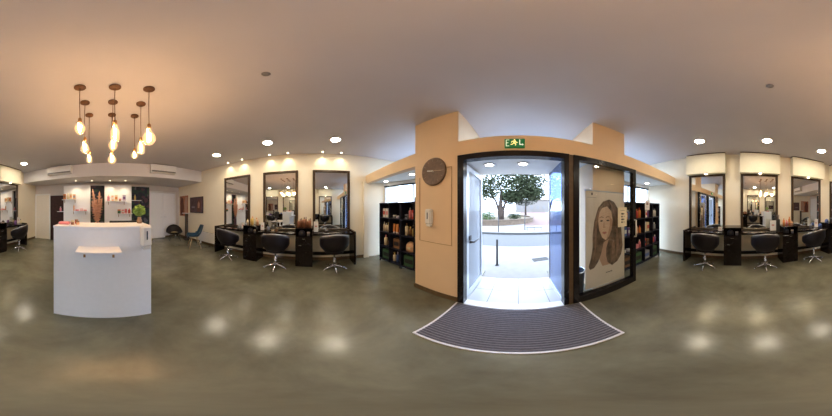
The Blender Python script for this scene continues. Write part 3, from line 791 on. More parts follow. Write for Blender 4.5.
cl = [('at the left desk nearest the peach pillar', on(WL, .40, 2.93), R(87.4) + .05), ('at the middle desk of the left wall', on(WL, -.93, 2.90), R(87.4) + .12), ('at the left desk furthest from the door', on(WL, -2.28, 2.88), R(87.4) - .2),
      ('at the right desk nearest the bookcase', on(WR, -.78, 2.99), R(-95.4)), ('at the second right desk from the bookcase', on(WR, .60, 2.97), R(-95.4) - .08), ('at the third right desk from the bookcase', on(WR, 1.90, 2.99), R(-95.4) + .25),
      ('at the right desk beside the white door', on(WR, 3.36, 2.97), R(-95.4) + .3)]
ch0 = None
for nm, loc, rz in cl:
    lab = 'black tub styling chair on chrome base ' + nm
    if ch0 is None: ch0 = styling_chair(lab, loc, rz, GS)
    else: copy_thing(ch0, loc, rz, lab)

# ------------------------------------------------------------------ products
PROD = {}
def product(kind, h, r, body, cap):
    key = (kind, h, r, tuple(body), tuple(cap))
    if key in PROD: return PROD[key]
    b = MB()
    if kind == 'bottle':
        b.lathe([(r, 0), (r, h * .68), (r * .75, h * .76), (r * .4, h * .79)], 12, 0); b.lathe([(r * .42, h * .79), (r * .42, h), (r * .3, h)], 10, 1)
    elif kind == 'pump_bottle':
        b.lathe([(r, 0), (r, h * .66), (r * .5, h * .74)], 12, 0); b.lathe([(r * .4, h * .74), (r * .4, h * .86), (r * .15, h * .87), (r * .15, h * .96)], 8, 1)
        b.box((-r * .25, -r * .9, h * .94), (r * .25, r * .3, h), 1)
    elif kind == 'tube':
        b.lathe([(r * .8, 0), (r * .8, h * .15)], 12, 1); b.add([(-r, -r * .15, h), (r, -r * .15, h), (r, r * .15, h), (-r, r * .15, h), (-r * .8, -r * .7, h * .15), (r * .8, -r * .7, h * .15), (r * .8, r * .7, h * .15), (-r * .8, r * .7, h * .15)],
              [(0, 1, 2, 3), (4, 7, 6, 5), (0, 4, 5, 1), (1, 5, 6, 2), (2, 6, 7, 3), (3, 7, 4, 0)], 0)
    elif kind == 'jar':
        b.lathe([(r, 0), (r, h * .65)], 14, 0); b.lathe([(r * 1.04, h * .65), (r * 1.04, h), (r * .9, h)], 14, 1)
    elif kind == 'bag':
        b.lathe([(r, 0), (r * 1.02, h * .3), (r * .95, h * .62), (r * .7, h * .86), (r * .3, h * .98), (.004, h)], 18, 0, Matrix.Scale(.6, 4, (0, 1, 0))); b.box((-r * .3, -r * .64, h * .25), (r * .3, -r * .58, h * .5), 1)
    else:
        b.box((-r, -r * .7, 0), (r, r * .7, h), 0, bev=.004); b.box((-r * .8, -r * .7 - .002, h * .3), (r * .8, -r * .7, h * .7), 1)
    m = b.build(kind, [cm(body), cm(cap)])
    me = m.data; bpy.data.objects.remove(m)
    PROD[key] = me
    return me
def put(kind, label, loc, rz, h, r, body, cap, group, cat=None):
    o = bpy.data.objects.new({'box': 'product_box', 'bag': 'toiletry_bag'}.get(kind, kind), product(kind, h, r, body, cap)); COL.objects.link(o)
    return tag(o, label, cat or {'pump_bottle': 'bottle'}.get(kind, kind), group, loc, rz)

WHT = (.72, .70, .66); CRM = (.74, .62, .42); RED = (.55, .07, .05); ORG = (.72, .26, .07); PNK = (.72, .25, .28); YEL = (.70, .50, .14); BRN = (.20, .10, .05)
BLK = (.02, .02, .025); GRN = (.05, .12, .06); BLU = (.08, .14, .38); PUR = (.16, .07, .25); PCH = (.72, .42, .24); GRY = (.25, .27, .32); CPR = (.26, .11, .06); LIL = (.5, .45, .6)
CN = {WHT: 'white', CRM: 'cream', RED: 'red', ORG: 'orange', PNK: 'pink', YEL: 'yellow', BRN: 'brown', BLK: 'black', GRN: 'dark green', BLU: 'blue', PUR: 'purple', PCH: 'peach', GRY: 'grey', CPR: 'copper', LIL: 'lilac'}
KN = {'box': 'box', 'bag': 'rounded bag', 'pump_bottle': 'pump bottle', 'bottle': 'bottle', 'tube': 'tube', 'jar': 'jar'}
ORD = ['top', 'second', 'third', 'bottom']

def bookcase(label, x0, y, ncol, cells, place, rz=0.0):
    cw, chh, dp, zb, tk_ = .361, .372, .34, .07, .022
    W = ncol * cw + tk_
    t = thing('product_shelf', label, 'bookcase', (x0, y, 0), rz, 'black open product bookcases')
    H = zb + 4 * chh + tk_
    for i in range(ncol + 1): MB().box((i * cw, 0, zb), (i * cw + tk_, dp, H)).build('upright', M_BLUEBLACK, t)
    for j in range(5):
        for i in range(ncol): MB().box((i * cw + tk_, 0, zb + j * chh), ((i + 1) * cw, dp, zb + j * chh + tk_)).build('shelf', M_BLUEBLACK, t)
    MB().box((tk_, dp - .006, zb), (W - tk_, dp, H)).build('back_panel', M_BLUEBLACK, t)
    for i in (0, W - .03):
        for yy in (0.0, dp - .03): MB().box((i, yy, 0), (i + .03, yy + .03, zb)).build('leg', M_BLACKMAT, t)
    rot = Matrix.Rotation(rz, 4, 'Z')
    for (c, r), items in cells.items():
        z = zb + (3 - r) * chh + tk_ + .0005; n = len(items)
        tot = sum(it[2] * 2 for it in items); gap = (cw - tk_ - tot) / (n + 1); x = c * cw + tk_
        cnt = {}
        for it in items: cnt[(it[0], it[3])] = cnt.get((it[0], it[3]), 0) + 1
        seen = {}
        for it in items:
            k, h, rr, b_, c_ = it; x += gap + rr
            p = Vector((x0, y, 0)) + rot @ Vector((x, .10 + rr * .4, z)); x += rr
            key = (k, b_); seen[key] = seen.get(key, 0) + 1
            pos = '' if cnt[key] == 1 else [' leftmost', ' next to leftmost', ' third', ' fourth'][seen[key] - 1] + ' of its colour,' if cnt[key] > 2 else [' left one of two,', ' right one of two,'][seen[key] - 1]
            lab = '%s %s,%s %s row, %s column of %s' % (CN[b_], KN[k], pos, ORD[r], ['first', 'second', 'third', 'fourth'][c], place)
            put(k, lab, tuple(p), rz, h, rr, b_, c_, 'hair products in the ' + place)
    return t
B_ = 'bottle'; P_ = 'pump_bottle'
bookcase('black open bookcase of hair products against the left alcove wall', -3.03, 1.74, 2, {
    (0, 0): [('box', .23, .045, WHT, RED), ('box', .23, .045, WHT, PNK), ('box', .22, .04, CRM, RED)],
    (1, 0): [('jar', .07, .04, GRY, WHT), ('jar', .06, .035, LIL, WHT), (B_, .26, .032, YEL, CRM)],
    (0, 1): [(B_, .25, .03, CRM, WHT), (B_, .22, .03, CRM, WHT), (B_, .24, .03, CRM, YEL), (B_, .23, .03, PCH, WHT)],
    (1, 1): [('tube', .23, .035, ORG, WHT), ('tube', .23, .035, ORG, WHT), ('tube', .22, .035, PNK, WHT)],
    (0, 2): [(B_, .27, .05, CRM, PNK), (B_, .2, .035, BRN, BLK)],
    (1, 2): [('box', .24, .10, BRN, BLK)],
    (0, 3): [('box', .26, .13, GRN, BLK)],
    (1, 3): [(P_, .24, .04, CRM, YEL), (B_, .27, .035, BLU, LIL), (B_, .22, .03, LIL, WHT)]}, 'left alcove bookcase', R(8))
bookcase('black open bookcase of hair products beside the peach pillar', -3.03 + .75 * math.cos(R(8)), 1.74 + .75 * math.sin(R(8)), 2, {
    (0, 0): [('box', .1, .04, GRY, BLK), (B_, .25, .032, PNK, WHT), ('box', .2, .04, RED, PNK)],
    (1, 0): [('box', .24, .045, ORG, WHT), ('box', .25, .05, ORG, WHT), ('box', .22, .04, PCH, WHT)],
    (0, 1): [(B_, .27, .04, CRM, BRN), (B_, .2, .035, BRN, YEL), (P_, .24, .035, YEL, CRM)],
    (1, 1): [(P_, .24, .035, YEL, WHT), (B_, .23, .035, YEL, WHT), (B_, .26, .03, CRM, WHT)],
    (0, 2): [('bag', .22, .14, PCH, CRM)],
    (1, 2): [('box', .25, .13, BRN, BLK)],
    (0, 3): [('box', .27, .14, GRN, BLK)],
    (1, 3): [(B_, .27, .045, RED, ORG), (B_, .25, .045, RED, WHT), (B_, .2, .04, BLU, WHT)]}, 'pillar side bookcase', R(8))
bookcase('black open bookcase of hair products near the right white wall', 1.90, 1.86, 4, {
    (0, 0): [('box', .14, .08, ORG, WHT), (B_, .2, .03, BLU, WHT), (B_, .22, .03, BLU, WHT)],
    (1, 0): [(B_, .24, .035, RED, WHT), (B_, .22, .035, RED, ORG), (B_, .25, .035, ORG, RED)],
    (2, 0): [(B_, .24, .035, BLU, WHT), ('box', .18, .04, WHT, RED), (B_, .22, .03, PUR, WHT)],
    (3, 0): [(B_, .24, .035, WHT, BLU), (B_, .24, .035, WHT, BLU), (B_, .22, .035, WHT, GRY)],
    (0, 1): [('box', .2, .06, BLU, WHT), ('box', .18, .05, PUR, WHT)],
    (1, 1): [('bag', .23, .10, PCH, ORG), (B_, .18, .03, ORG, RED)],
    (2, 1): [('box', .26, .06, WHT, CRM), ('box', .24, .05, CRM, RED)],
    (3, 1): [(B_, .26, .045, WHT, GRY), (B_, .2, .035, GRY, WHT)],
    (0, 2): [('jar', .05, .05, WHT, WHT), ('jar', .05, .05, LIL, WHT)],
    (1, 2): [(B_, .2, .035, PUR, PNK), ('box', .1, .05, PNK, PNK), (B_, .2, .035, PNK, WHT)],
    (2, 2): [('box', .2, .06, RED, BLK), ('box', .16, .05, BRN, BLK)],
    (3, 2): [('box', .18, .045, PNK, WHT), (B_, .2, .035, RED, BLK), (B_, .2, .035, PUR, WHT)],
    (0, 3): [('box', .24, .12, BRN, BLK)],
    (1, 3): [('box', .26, .13, GRN, BLK)],
    (2, 3): [('box', .22, .12, GRY, BLU)],
    (3, 3): [('box', .26, .13, GRN, BLK)]}, 'right alcove bookcase')
tb_ = .07 + 4 * .372 + .022
for i, (x, b_) in enumerate(((-1.98, BLK), (-1.88, GRY), (-1.79, BLK), (-1.70, GRY))):
    put(B_, '%s bottle on top of the pillar side bookcase, %s' % (CN[b_], ['furthest left', 'second from left', 'third from left', 'furthest right'][i]), (x, 2.02 + (x + 1.98) * .14, tb_ + .0005), 0, .13, .025, b_, WHT, 'bottles on top of the bookcase')
nc = thing('notice_sheet', 'white paper notice hanging on the top of the right bookcase', 'notice', (2.72, 1.853, 0))
MB().box((-.10, -.003, 1.40), (.10, 0, 1.64)).build('paper', M_PAPER, nc)
for a_ in ((-.05, 1.52, .05, 1.59), (-.06, 1.47, .06, 1.48)): MB().box((a_[0], -.005, a_[1]), (a_[2], -.003, a_[3])).build('printed_mark', mat('grey_ink', (.3, .2, .2), .6), nc)

# ------------------------------------------------------------------ things on desks
def wput(w, kind, label, t, d, z, h, r, b, c, g): put(kind, label, on(w, t, d, z), rzof(w), h, r, b, c, g)
g = 'copper bottles on the left cabinet'
lbs = ['front row furthest left', 'front row second', 'front row middle', 'front row fourth', 'front row furthest right', 'back row furthest left', 'back row second', 'back row third', 'back row furthest right']
k = 0
for (n, d_) in ((5, 3.20), (4, 3.30)):
    for i in range(n):
        wput(WL, 'bottle', 'copper bottle on the left drawer cabinet, ' + lbs[k], -.44 + i * .073 + (.035 if n == 4 else 0), d_, .9805, .19 + .03 * (i % 3), .027, CPR if k % 2 else (.40, .17, .09), BRN if k % 3 else CRM, g); k += 1
for i, (t_, d_, h_, c_, cc, nm) in enumerate(((-1.84, 3.22, .16, CRM, YEL, 'furthest left'), (-1.76, 3.30, .22, YEL, CRM, 'second from left'), (-1.68, 3.22, .24, YEL, ORG, 'middle'), (-1.61, 3.32, .20, CRM, ORG, 'second from right'), (-1.53, 3.22, .19, PCH, CRM, 'furthest right'))):
    wput(WL, 'bottle', '%s bottle on the far left drawer cabinet, %s' % (CN[c_], nm), t_, d_, .9805, h_, .03, c_, cc, 'pale bottles on the far left cabinet')
def card(label, w, t_, d_, z, wd, h, tilt=0):
    c = thing('card_holder', label, 'card', on(w, t_, d_, z), rzof(w) + tilt, 'white cards standing on the desks')
    MB().box((-wd / 2, -.002, .012), (wd / 2, .002, h)).build('card', M_PAPER, c)
    MB().box((-wd / 2, -.025, 0), (wd / 2, .025, .012)).build('base', M_BLACKMAT, c)
    MB().box((-wd * .22, -.004, h * .5), (wd * .2, -.002, h * .62)).build('printed_mark', mat('pink_ink', (.6, .25, .22), .6), c)
    return c
card('white card standing on the left desk nearest the peach pillar', WL, -.01, 3.22, .8505, .11, .27)
card('white card standing beside the yellow bottles on the left wall', WL, -1.38, 3.2, .8505, .10, .22)
card('white card standing on the far left desk', WL, -1.98, 3.2, .8505, .10, .2)
card('white card standing on the second right desk from the bookcase', WR, .87, 3.30, .8505, .16, .28)
card('white card standing on the third right desk from the bookcase', WR, 2.21, 3.35, .8505, .13, .26)
card('white card standing on the right desk beside the white door', WR, 3.76, 3.35, .8505, .16, .25)
card('small white card in the niche level desk nearest the right bookcase', WR, -.47, 3.32, .8505, .10, .12)
for i, (t_, c_, h_) in enumerate(((1.18, ORG, .19), (1.26, PNK, .15), (1.34, ORG, .23), (1.41, PCH, .12))):
    wput(WR, 'bottle', '%s bottle on the right drawer cabinet, %s' % (CN[c_], ['furthest left', 'second from left', 'third from left, tallest', 'furthest right'][i]), t_, 3.34, .9805, h_, .032, c_, c_, 'orange bottles on the right cabinet')
bk = thing('tool_holder', 'black tool holder on the second right desk beside the cabinet', 'holder', on(WR, 1.015, 3.36, .8505), rzof(WR))
MB().box((-.05, -.05, 0), (.05, .05, .30), bev=.006).build('holder_body', M_BLACKMAT, bk)
MB().tube([(-.03, .0, .29), (-.04, .0, .36), (-.02, 0, .42)], .012).build('brush_handle', M_PLASTB, bk); MB().cyl((.02, 0, .29), (.03, 0, .42), .01).build('brush_handle', M_PLASTB, bk)
for i, (w_, t_, c_, kd, h_, lab) in enumerate(((WR, 3.88, CRM, B_, .17, 'cream bottle on the right desk beside the white door, left one'), (WR, 3.60, PUR, 'bag', .14, 'purple bag on the right desk beside the white door'), (WR, 3.34, BLK, 'bag', .13, 'black bag on the right desk beside the white door'),
                              (WR, 2.36, BLU, 'bag', .12, 'dark blue bag on the third right desk'), (WR, 2.62, BLU, 'bag', .12, 'dark blue bag on the right drawer cabinet past the third mirror'), (WR, 2.80, BLK, B_, .15, 'black bottle on the right drawer cabinet past the third mirror'), (WR, 2.02, GRY, B_, .16, 'grey bottle on the third right desk'),
                              (WL, -1.02, BRN, 'jar', .07, 'brown jar on the middle left desk'), (WL, -1.25, GRY, B_, .14, 'grey bottle on the middle left desk'), (WL, -1.12, CRM, 'jar', .06, 'cream jar on the middle left desk'), (WL, -2.15, GRY, 'bag', .1, 'grey bag on the far left desk'), (WL, .25, BLK, 'jar', .05, 'black jar on the left desk nearest the peach pillar'))):
    z = .9805 if abs(t_ - 2.72) < .2 and w_ is WR else .8505
    wput(w_, kd, lab, t_, w_[1] - .22, z, h_, .04 if kd != 'bag' else .07, c_, BLK if c_ != BLK else GRY, None)
for w_, tc, pl in ((WL, -.29, 'left cabinet under the copper bottles'), (WL, -1.68, 'left cabinet under the yellow bottles'), (WR, -.15, 'right cabinet nearest the bookcase'), (WR, 1.28, 'right cabinet under the orange bottles')):
    wput(w_, 'jar', 'grey jar in the open niche of the ' + pl, tc + .10, w_[1] - .34, .7805, .09, .035, GRY, WHT, None)
    wput(w_, 'bag', 'dark blue bag in the open niche of the ' + pl, tc - .06, w_[1] - .30, .7805, .13, .08, (.03, .035, .06), BLK, None)

# ------------------------------------------------------------------ reception counter
ct = thing('reception_counter', 'tall plain white reception counter under the pendants', 'counter', (0.0, -1.324, 0))
MB().box((-.511, -.03, 0), (.511, 0, 1.235), bev=.002).build('front_panel', M_WHITE, ct)
for sx in (-1, 1): MB().box((sx * .511, -.36, 0), (sx * .481, -.03, 1.235)).build('side_panel', M_WHITE, ct)
MB().box((-.515, -.36, 1.235), (.515, .004, 1.262), bev=.003).build('countertop', M_WHITE, ct)
MB().box((-.481, -.34, .72), (.481, -.03, .75)).build('inner_shelf', M_WHITE, ct)
# a lower desk behind it
ws = MB().box((-.17, 0, 1.03), (.24, .19, 1.052), bev=.003).build('shelf', M_WHITE, ct)
for sx in (-.145, .145):
    MB().box((sx + .024, 0, .93), (sx + .046, .006, 1.03)).box((sx + .024, .006, 1.02), (sx + .046, .15, 1.03)).build('bracket', M_BRASS, ws, 'brass bracket')
od = thing('office_desk', 'white desk standing behind the reception counter', 'desk', (-.1, -2.05, 0))
MB().box((-.55, -.30, .72), (.55, .30, .75), bev=.003).build('desktop', M_WHITE, od)
for sx in (-1, 1):
    for sy in (-1, 1): MB().box((sx * .53, sy * .28, 0), (sx * .49, sy * .24, .72)).build('leg', M_WHITE, od)
mo = thing('monitor', 'black computer monitor rising behind the white counter', 'monitor', (-.36, -2.05, .7505))
MB().box((-.25, -.02, .16), (.25, .02, .50), bev=.005).build('screen_case', M_BLACKMAT, mo)
MB().box((-.235, -.022, .175), (.235, -.02, .485)).build('screen', mat('screen_glass', (.01, .01, .014), .1), mo)
MB().box((-.11, -.09, 0), (.11, .09, .015), bev=.004).cyl((0, .0, .015), (0, .0, .2), .02).build('monitor_stand', M_BLACKMAT, mo)
pl = thing('potted_plant', 'round leafy green plant in a small vase on the counter', 'plant', (-.45, -1.57, 1.2625))
MB().lathe([(.03, 0), (.036, .03), (.022, .06), (.026, .075)], 18).build('vase', mat('amber_vase', (.35, .2, .12), .2), pl)
st = MB()
for i in range(6):
    a = i * PI / 3; st.tube([(0, 0, .02), (.01 * math.cos(a), .01 * math.sin(a), .09), (.05 * math.cos(a),   .05 * math.sin(a), .15)], .003, 5)
st.build('stem', M_LEAF, pl)
leaves(MB(), [((0, 0, .155), (.08, .08, .07))], 620, .02).build('foliage', mat('fresh_leaf', (.28, .44, .10), .5, noise=.3), pl, kind='stuff')
def counter_item(kind, lab, x, y, h, r, b, c): put(kind, lab, (x, y, 1.2625), R(180), h, r, b, c, 'small things on the white counter')
tr = tag(MB().box((-.065, -.04, 0), (.065, .04, .03), bev=.008).build('tray', cm(PNK)), 'pink rectangular tray at the counter end', 'tray', None, (.435, -1.48, 1.2625), 0)
counter_item('jar', 'copper jar on the counter beside the pink tray', .335, -1.46, .045, .02, CPR, CRM)
counter_item('jar', 'peach jar on the counter beside the copper jar', .28, -1.48, .04, .02, PCH, BRN)
counter_item('jar', 'dark red jar behind the copper jar on the counter', .31, -1.56, .05, .02, RED, BRN)

# ------------------------------------------------------------------ back display
struct('wall_back_feature', MB().prism([(1.56, -5.52), (1.56, -5.47), (-2.07, -5.60), (-2.07, -5.68)], 0, 2.39), M_WPAPER)
def disp(label, x0, x1):
    t = thing('display_partition', label, 'partition', ((x0 + x1) / 2, -5.30, 0), 0, 'white display panels behind the counter')
    w2 = (x1 - x0) / 2
    MB().box((-w2, -.10, 0), (w2, 0, 2.38), bev=.003).build('panel_body', M_WHITE, t)
    return t
dpA = disp('white display panel behind the counter, nearer the dark doorway', .487, 1.60)
dpB = disp('white display panel behind the counter, beside the leafy dark wall', -1.186, -.084)
def wshelf(label, xc, wd, z, y=-5.30, par=None):
    if par:
        xl = xc - par.location.x
        b = MB().box((xl - wd / 2, 0, z - .02), (xl + wd / 2, .19, z), bev=.002).build('shelf', M_WHITE, par)
        for sx in (xl - wd * .38, xl + wd * .38): MB().box((sx - .01, 0, z - .14), (sx + .01, .006, z - .02)).box((sx - .01, .006, z - .03), (sx + .01, .14, z - .02)).build('bracket', M_BRASS, b)
        return
    t = thing('display_shelf', label, 'shelf', (xc, y, z), 0, 'small shelves on the display wall')
    MB().box((-wd / 2, 0, -.02), (wd / 2, .19, 0), bev=.002).build('shelf_board', M_WHITE, t)
    for sx in (-wd * .38, wd * .38): MB().box((sx - .01, 0, -.14), (sx + .01, .006, -.02)).box((sx - .01, .006, -.03), (sx + .01, .14, -.02)).build('bracket', M_BRASS, t)
    return t
wshelf('upper shelf on the panel nearer the dark doorway', 1.33, .58, 1.80, par=dpA)
wshelf('lower shelf on the panel nearer the dark doorway', .92, .66, 1.335, par=dpA)
wshelf('upper shelf on the panel beside the leafy dark wall', -.56, .84, 1.72, par=dpB)
wshelf('lower shelf on the panel beside the leafy dark wall', -.88, .60, 1.235, par=dpB)
wshelf('short shelf on the dark leafy wall by the right panel', -1.43, .42, 1.78, -5.585)
MB().box((.5565, -.10, 1.29), (.83, .05, 1.31), bev=.002).build('shelf', M_WHITE, dpA)
def dsp(kind, lab, x, z, h, r, b, c, y=-5.20): put(kind, lab, (x, y, z + .0005), R(180), h, r, b, c, 'products on the display shelves')
for x, k_, h_, r_, b, c, n_ in ((1.52, 'box', .22, .05, ORG, BRN, 'far left'), (1.38, B_, .24, .045, CRM, YEL, 'middle left'), (1.26, 'box', .23, .05, CRM, ORG, 'middle right'), (1.12, 'box', .2, .05, PCH, GRY, 'far right')): dsp(k_, '%s %s on the upper shelf of the doorway side panel, %s' % (CN[b], KN[k_], n_), x, 1.80, h_, r_, b, c)
for x, k_, h_, r_, b, c, n_ in ((1.14, P_, .30, .035, PCH, WHT, 'far left'), (1.0, 'box', .06, .07, PNK, RED, 'middle left'), (.83, 'box', .09, .06, PNK, WHT, 'middle right'), (.68, 'box', .05, .06, RED, PNK, 'far right')): dsp(k_, '%s %s on the lower shelf of the doorway side panel, %s' % (CN[b], KN[k_], n_), x, 1.335, h_, r_, b, c)
for x, k_, h_, r_, b, c, n_ in ((-.24, B_, .26, .05, PNK, WHT, 'far left'), (-.40, 'box', .22, .045, PCH, WHT, 'second'), (-.54, 'box', .24, .06, CRM, ORG, 'middle'), (-.70, 'jar', .10, .05, CPR, PNK, 'fourth'), (-.86, 'box', .25, .06, LIL, PUR, 'far right')): dsp(k_, '%s %s on the upper shelf of the leafy side panel, %s' % (CN[b], KN[k_], n_), x, 1.72, h_, r_, b, c)
for x, k_, h_, r_, b, c, n_ in ((-.66, 'jar', .16, .06, GRN, ORG, 'far left'), (-.81, 'box', .15, .045, PNK, WHT, 'second'), (-.93, 'box', .18, .045, PNK, RED, 'third'), (-1.07, B_, .2, .05, RED, PNK, 'far right')): dsp(k_, '%s %s on the lower shelf of the leafy side panel, %s' % (CN[b], KN[k_], n_), x, 1.235, h_, r_, b, c)
dsp(B_, 'yellow bottle on the short shelf of the leafy wall', -1.38, 1.78, .24, .04, YEL, CRM, -5.49)
dsp(B_, 'pink bottle on the short shelf by the doorway', 1.74, 1.31, .2, .04, PNK, WHT, -5.33)

# plumes between the panels
pp_ = thing('dried_plume_arrangement', 'tall peach pampas plumes in a floor vase between the white panels', 'plant', (.2, -5.22, 0))
MB().lathe([(.07, 0), (.10, .25), (.08, .6), (.05, .85), (.065, .92)], 22).build('vase', mat('plum_vase', (.12, .06, .10), .3), pp_)
for i, (bx_, tx, h_, w_) in enumerate(((.03, .19, 2.20, .15), (.0, .05, 1.80, .15), (-.03, -.09, 2.12, .16), (-.02, -.19, 1.85, .14), (.02, .2, 1.75, .14))):
    pm = MB(); L0 = .85
    pts = [Vector((bx_ + (tx - bx_) * s ** 1.3, .01 * i, L0 + (h_ - L0) * s)) for s in [q / 10 for q in range(11)]]
    pm.tube(pts, [.004] + [w_ * (.45 + .75 * math.sin(PI * min(1, q / 10 * .95 + .05)) ** .7) * .28 for q in range(1, 10)] + [.004], 9)
    for q in range(1100):
        s = random.random(); p = pts[int(s * 10)]; a = random.random() * 6.28; r_ = w_ * math.sin(PI * (s * .9 + .07)) * random.uniform(.35, .95)
        e = p + Vector((math.cos(a) * r_, math.sin(a) * r_ * .6, .05)); m_ = Vector((.01, 0, -.03))
        pm.add([p, e, e + m_], [(0, 1, 2)])
    pm.build('plume', mat('peach_plume', (.62, .33, .22), .9, noise=.15, scale=30), pp_)
# far doors
d2_ = bpy.data.objects.new('door_2', None); COL.objects.link(d2_); d2_['kind'] = 'structure'; d2_.location = (-2.08, -5.735, 0); d2_.rotation_euler = (0, 0, R(2.1))
fr = MB(); fr.box((-1.50, 0, 0), (-1.44, .03, 2.25)); fr.box((-.06, 0, 0), (0, .03, 2.25)); fr.box((-1.44, 0, 2.19), (-.06, .03, 2.25)); fr.build('door_frame', M_WHITEWALL, d2_)
for x0 in (-1.435, -.745):
    lf = MB().box((x0, .0, .01), (x0 + .68, .022, 2.185), bev=.003).build('door_leaf', M_WHITE, d2_)
    hx = x0 + (.63 if x0 < -1 else .05)
    MB().tube([(hx, .022, 1.02), (hx, .06, 1.02), (hx + (-.1 if x0 < -1 else .1), .06, 1.02)], .009).build('door_handle', M_STEEL, lf)
d3_ = bpy.data.objects.new('door_3', None); COL.objects.link(d3_); d3_['kind'] = 'structure'; d3_.location = (3.06, -5.53, 0); d3_.rotation_euler = (0, 0, R(2.1))
fr = MB(); fr.box((-.76, 0, 0), (-.70, .035, 2.1)); fr.box((-.06, 0, 0), (0, .035, 2.1)); fr.box((-.70, 0, 2.04), (-.06, .035, 2.1)); fr.build('door_frame', M_WHITEWALL, d3_)
lf = MB().box((-.698, 0, .01), (-.062, .024, 2.035), bev=.003).build('door_leaf', mat('cream_door', (.74, .69, .60), .5, noise=.02), d3_)
MB().tube([(-.12, .024, 1.02), (-.12, .06, 1.02), (-.22, .06, 1.02)], .009).build('door_handle', M_STEEL, lf)
d4_ = bpy.data.objects.new('door_4', None); COL.objects.link(d4_); d4_['kind'] = 'structure'; d4_.location = (2.27, -5.50, 0); d4_.rotation_euler = (0, 0, R(2.1))
MB().box((-.68, 0, 0), (-.0, .012, 2.0)).build('dark_opening', mat('dark_doorway_sheet', (.035, .012, .012), .8, noise=.5), d4_)  # thin sheet coloured with the darkness inside an open doorway

# ------------------------------------------------------------------ waiting corner
lf_ = thing('shell_armchair', 'black round shell armchair with pale cushion in the back corner', 'chair', (-3.05, -5.05, 0), R(-22)); lf_.scale = (.82, .82, .86)
rows = []
for j in range(9):
    s = j / 8; row = []
    for k in range(29):
        a = 2 * PI * k / 28; rr = .10 + .30 * s; back = max(0, -math.cos(a))
        row.append((rr * 1.12 * math.sin(a), rr * math.cos(a) * .92, .33 + .12 * s ** 2 + .34 * back * s ** 1.6))
    rows.append(row)
o_ = MB().grid(rows).build('shell', M_LEATHER, lf_); solidify(o_, .03)
MB().lathe([(.001, .34), (.12, .345), (.19, .38), (.19, .42), (.1, .45), (.001, .455)], 20).build('cushion', mat('straw_cushion', (.30, .25, .13), .8), lf_)
for sx in (-1, 1):
    for sy in (-1, 1): MB().cyl((sx * .15, sy * .13, .33), (sx * .30, sy * .24, 0), .012, .009).build('leg', M_BLACKMAT, lf_)
MB().tube([(.12 * math.cos(q * PI / 8), .11 * math.sin(q * PI / 8), .32) for q in range(16)], .012, 6, closed=True).build('seat_ring', M_BLACKMAT, lf_)

bc = thing('shell_side_chair', 'blue moulded shell chair with splayed pale legs by the left wall', 'chair', (-3.0, -3.62, 0), R(-118))
rows = []
prof = [(.25, .42), (.20, .445), (.05, .43), (-.10, .43), (-.18, .47), (-.24, .58), (-.30, .72), (-.34, .84)]
for j, (y, z) in enumerate(prof):
    wd = [.21, .23, .24, .24, .24, .235, .21, .15][j]; row = []
    for k in range(13):
        u = -1 + k / 6; lift = .09 * abs(u) ** 3 if 0 < j < 5 else 0; fw = .07 * abs(u) ** 2.5 if j >= 4 else 0
        row.append((u * wd, y + fw, z + lift))
    rows.append(row)
o_ = MB().grid(rows).build('shell', mat('petrol_blue_plastic', (.012, .05, .10), .35), bc); solidify(o_, .02)
for sx in (-1, 1):
    for sy in (-1, 1): MB().cyl((sx * .10, sy * .09, .425), (sx * .22, sy * .21, 0), .012, .008).build('leg', mat('pale_wood', (.55, .42, .26), .5), bc)
MB().tube([(-.16, -.15, .22), (.16, .15, .22)], .005).tube([(.16, -.15, .225), (-.16, .15, .225)], .005).build('brace', M_BLACKMAT, bc)

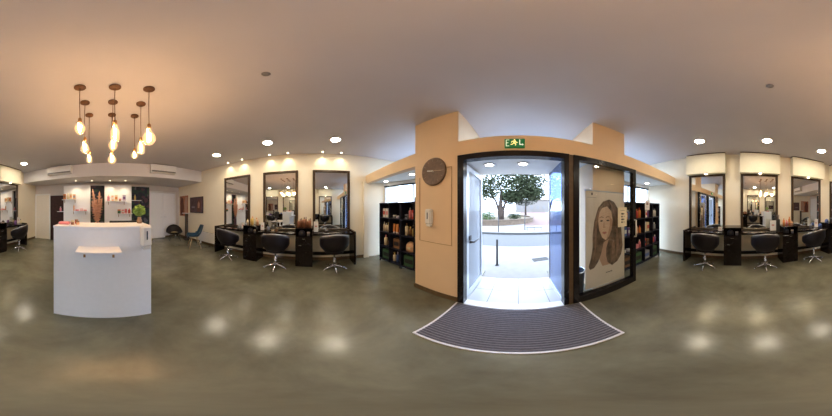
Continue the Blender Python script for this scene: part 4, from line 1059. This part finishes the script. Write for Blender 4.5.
pic_ = thing('framed_picture', 'dark purple framed picture on the wall above the blue chair', 'picture', on(WL, -4.46, 3.5), rzof(WL))
MB().box((-.45, -.03, 1.24), (.45, 0, 1.92), bev=.004).build('picture_frame', mat('black_frame', (.02, .014, .016), .4), pic_)
MB().box((-.42, -.033, 1.27), (.42, -.03, 1.89)).plate([(.08, 1.30), (.3, 1.30), (.33, 1.6), (.27, 1.8), (.15, 1.8), (.06, 1.6)], -.035, -.033, 1).plate([(.13, 1.45), (.24, 1.45), (.26, 1.62), (.2, 1.74), (.13, 1.64)], -.037, -.035, 2).box((-.30, -.035, 1.45), (-.08, -.033, 1.52), 3).build('print', [mat('purple_print', (.10, .06, .075), .6, noise=.3, scale=6), mat('brown_print', (.13, .05, .035), .6), mat('skin_print', (.42, .22, .16), .6), mat('lilac_print', (.25, .2, .24), .6)], pic_)
po = thing('wall_poster', 'tall orange brown poster in the back corner beside the framed picture', 'poster', on(WL, -5.45, 3.5), rzof(WL))
MB().box((-.36, -.012, 1.06), (.36, 0, 2.04)).plate([(-.3, 1.1), (-.05, 1.1), (.02, 1.5), (-.05, 1.9), (-.2, 2.0), (-.32, 1.7)], -.014, -.012, 1).plate([(.1, 1.1), (.3, 1.1), (.33, 1.95), (.15, 2.0), (.05, 1.6)], -.014, -.012, 2).build('poster_sheet', [mat('orange_print', (.45, .17, .09), .6, noise=.25, scale=5), mat('dark_hair_print', (.12, .04, .03), .6), mat('peach_print', (.5, .3, .22), .6)], po)
sd_ = thing('display_stand', 'slim dark stand with small top beside the shell armchair', 'stand', on(WL, -4.98, 3.33), rzof(WL))
MB().box((-.10, -.10, 0), (.10, .10, .03), bev=.004).build('base', M_BLACKMAT, sd_)
MB().box((-.06, -.05, .03), (.06, .05, 1.20), bev=.004).build('column', mat('dark_column', (.05, .035, .03), .5), sd_)
MB().box((-.20, -.12, 1.20), (.20, .12, 1.225), bev=.004).build('top', M_WHITEPL, sd_)
ra = thing('low_radiator', 'low cream heater along the left wall behind the desk end', 'radiator', on(WL, -3.62, 3.5), rzof(WL))
MB().box((-.58, -.10, .12), (.58, -.02, .50), bev=.008).build('heater_body', M_WHITEPL, ra)
gr = MB()
for i in range(26): gr.box((-.55 + i * .043, -.085, .50), (-.53 + i * .043, -.035, .503))
gr.build('top_grille', mat('vent_grey', (.16, .15, .16), .5), ra)
for sx in (-.5, .5): MB().box((sx - .02, -.08, 0), (sx + .02, -.03, .12)).build('foot', M_WHITEPL, ra)
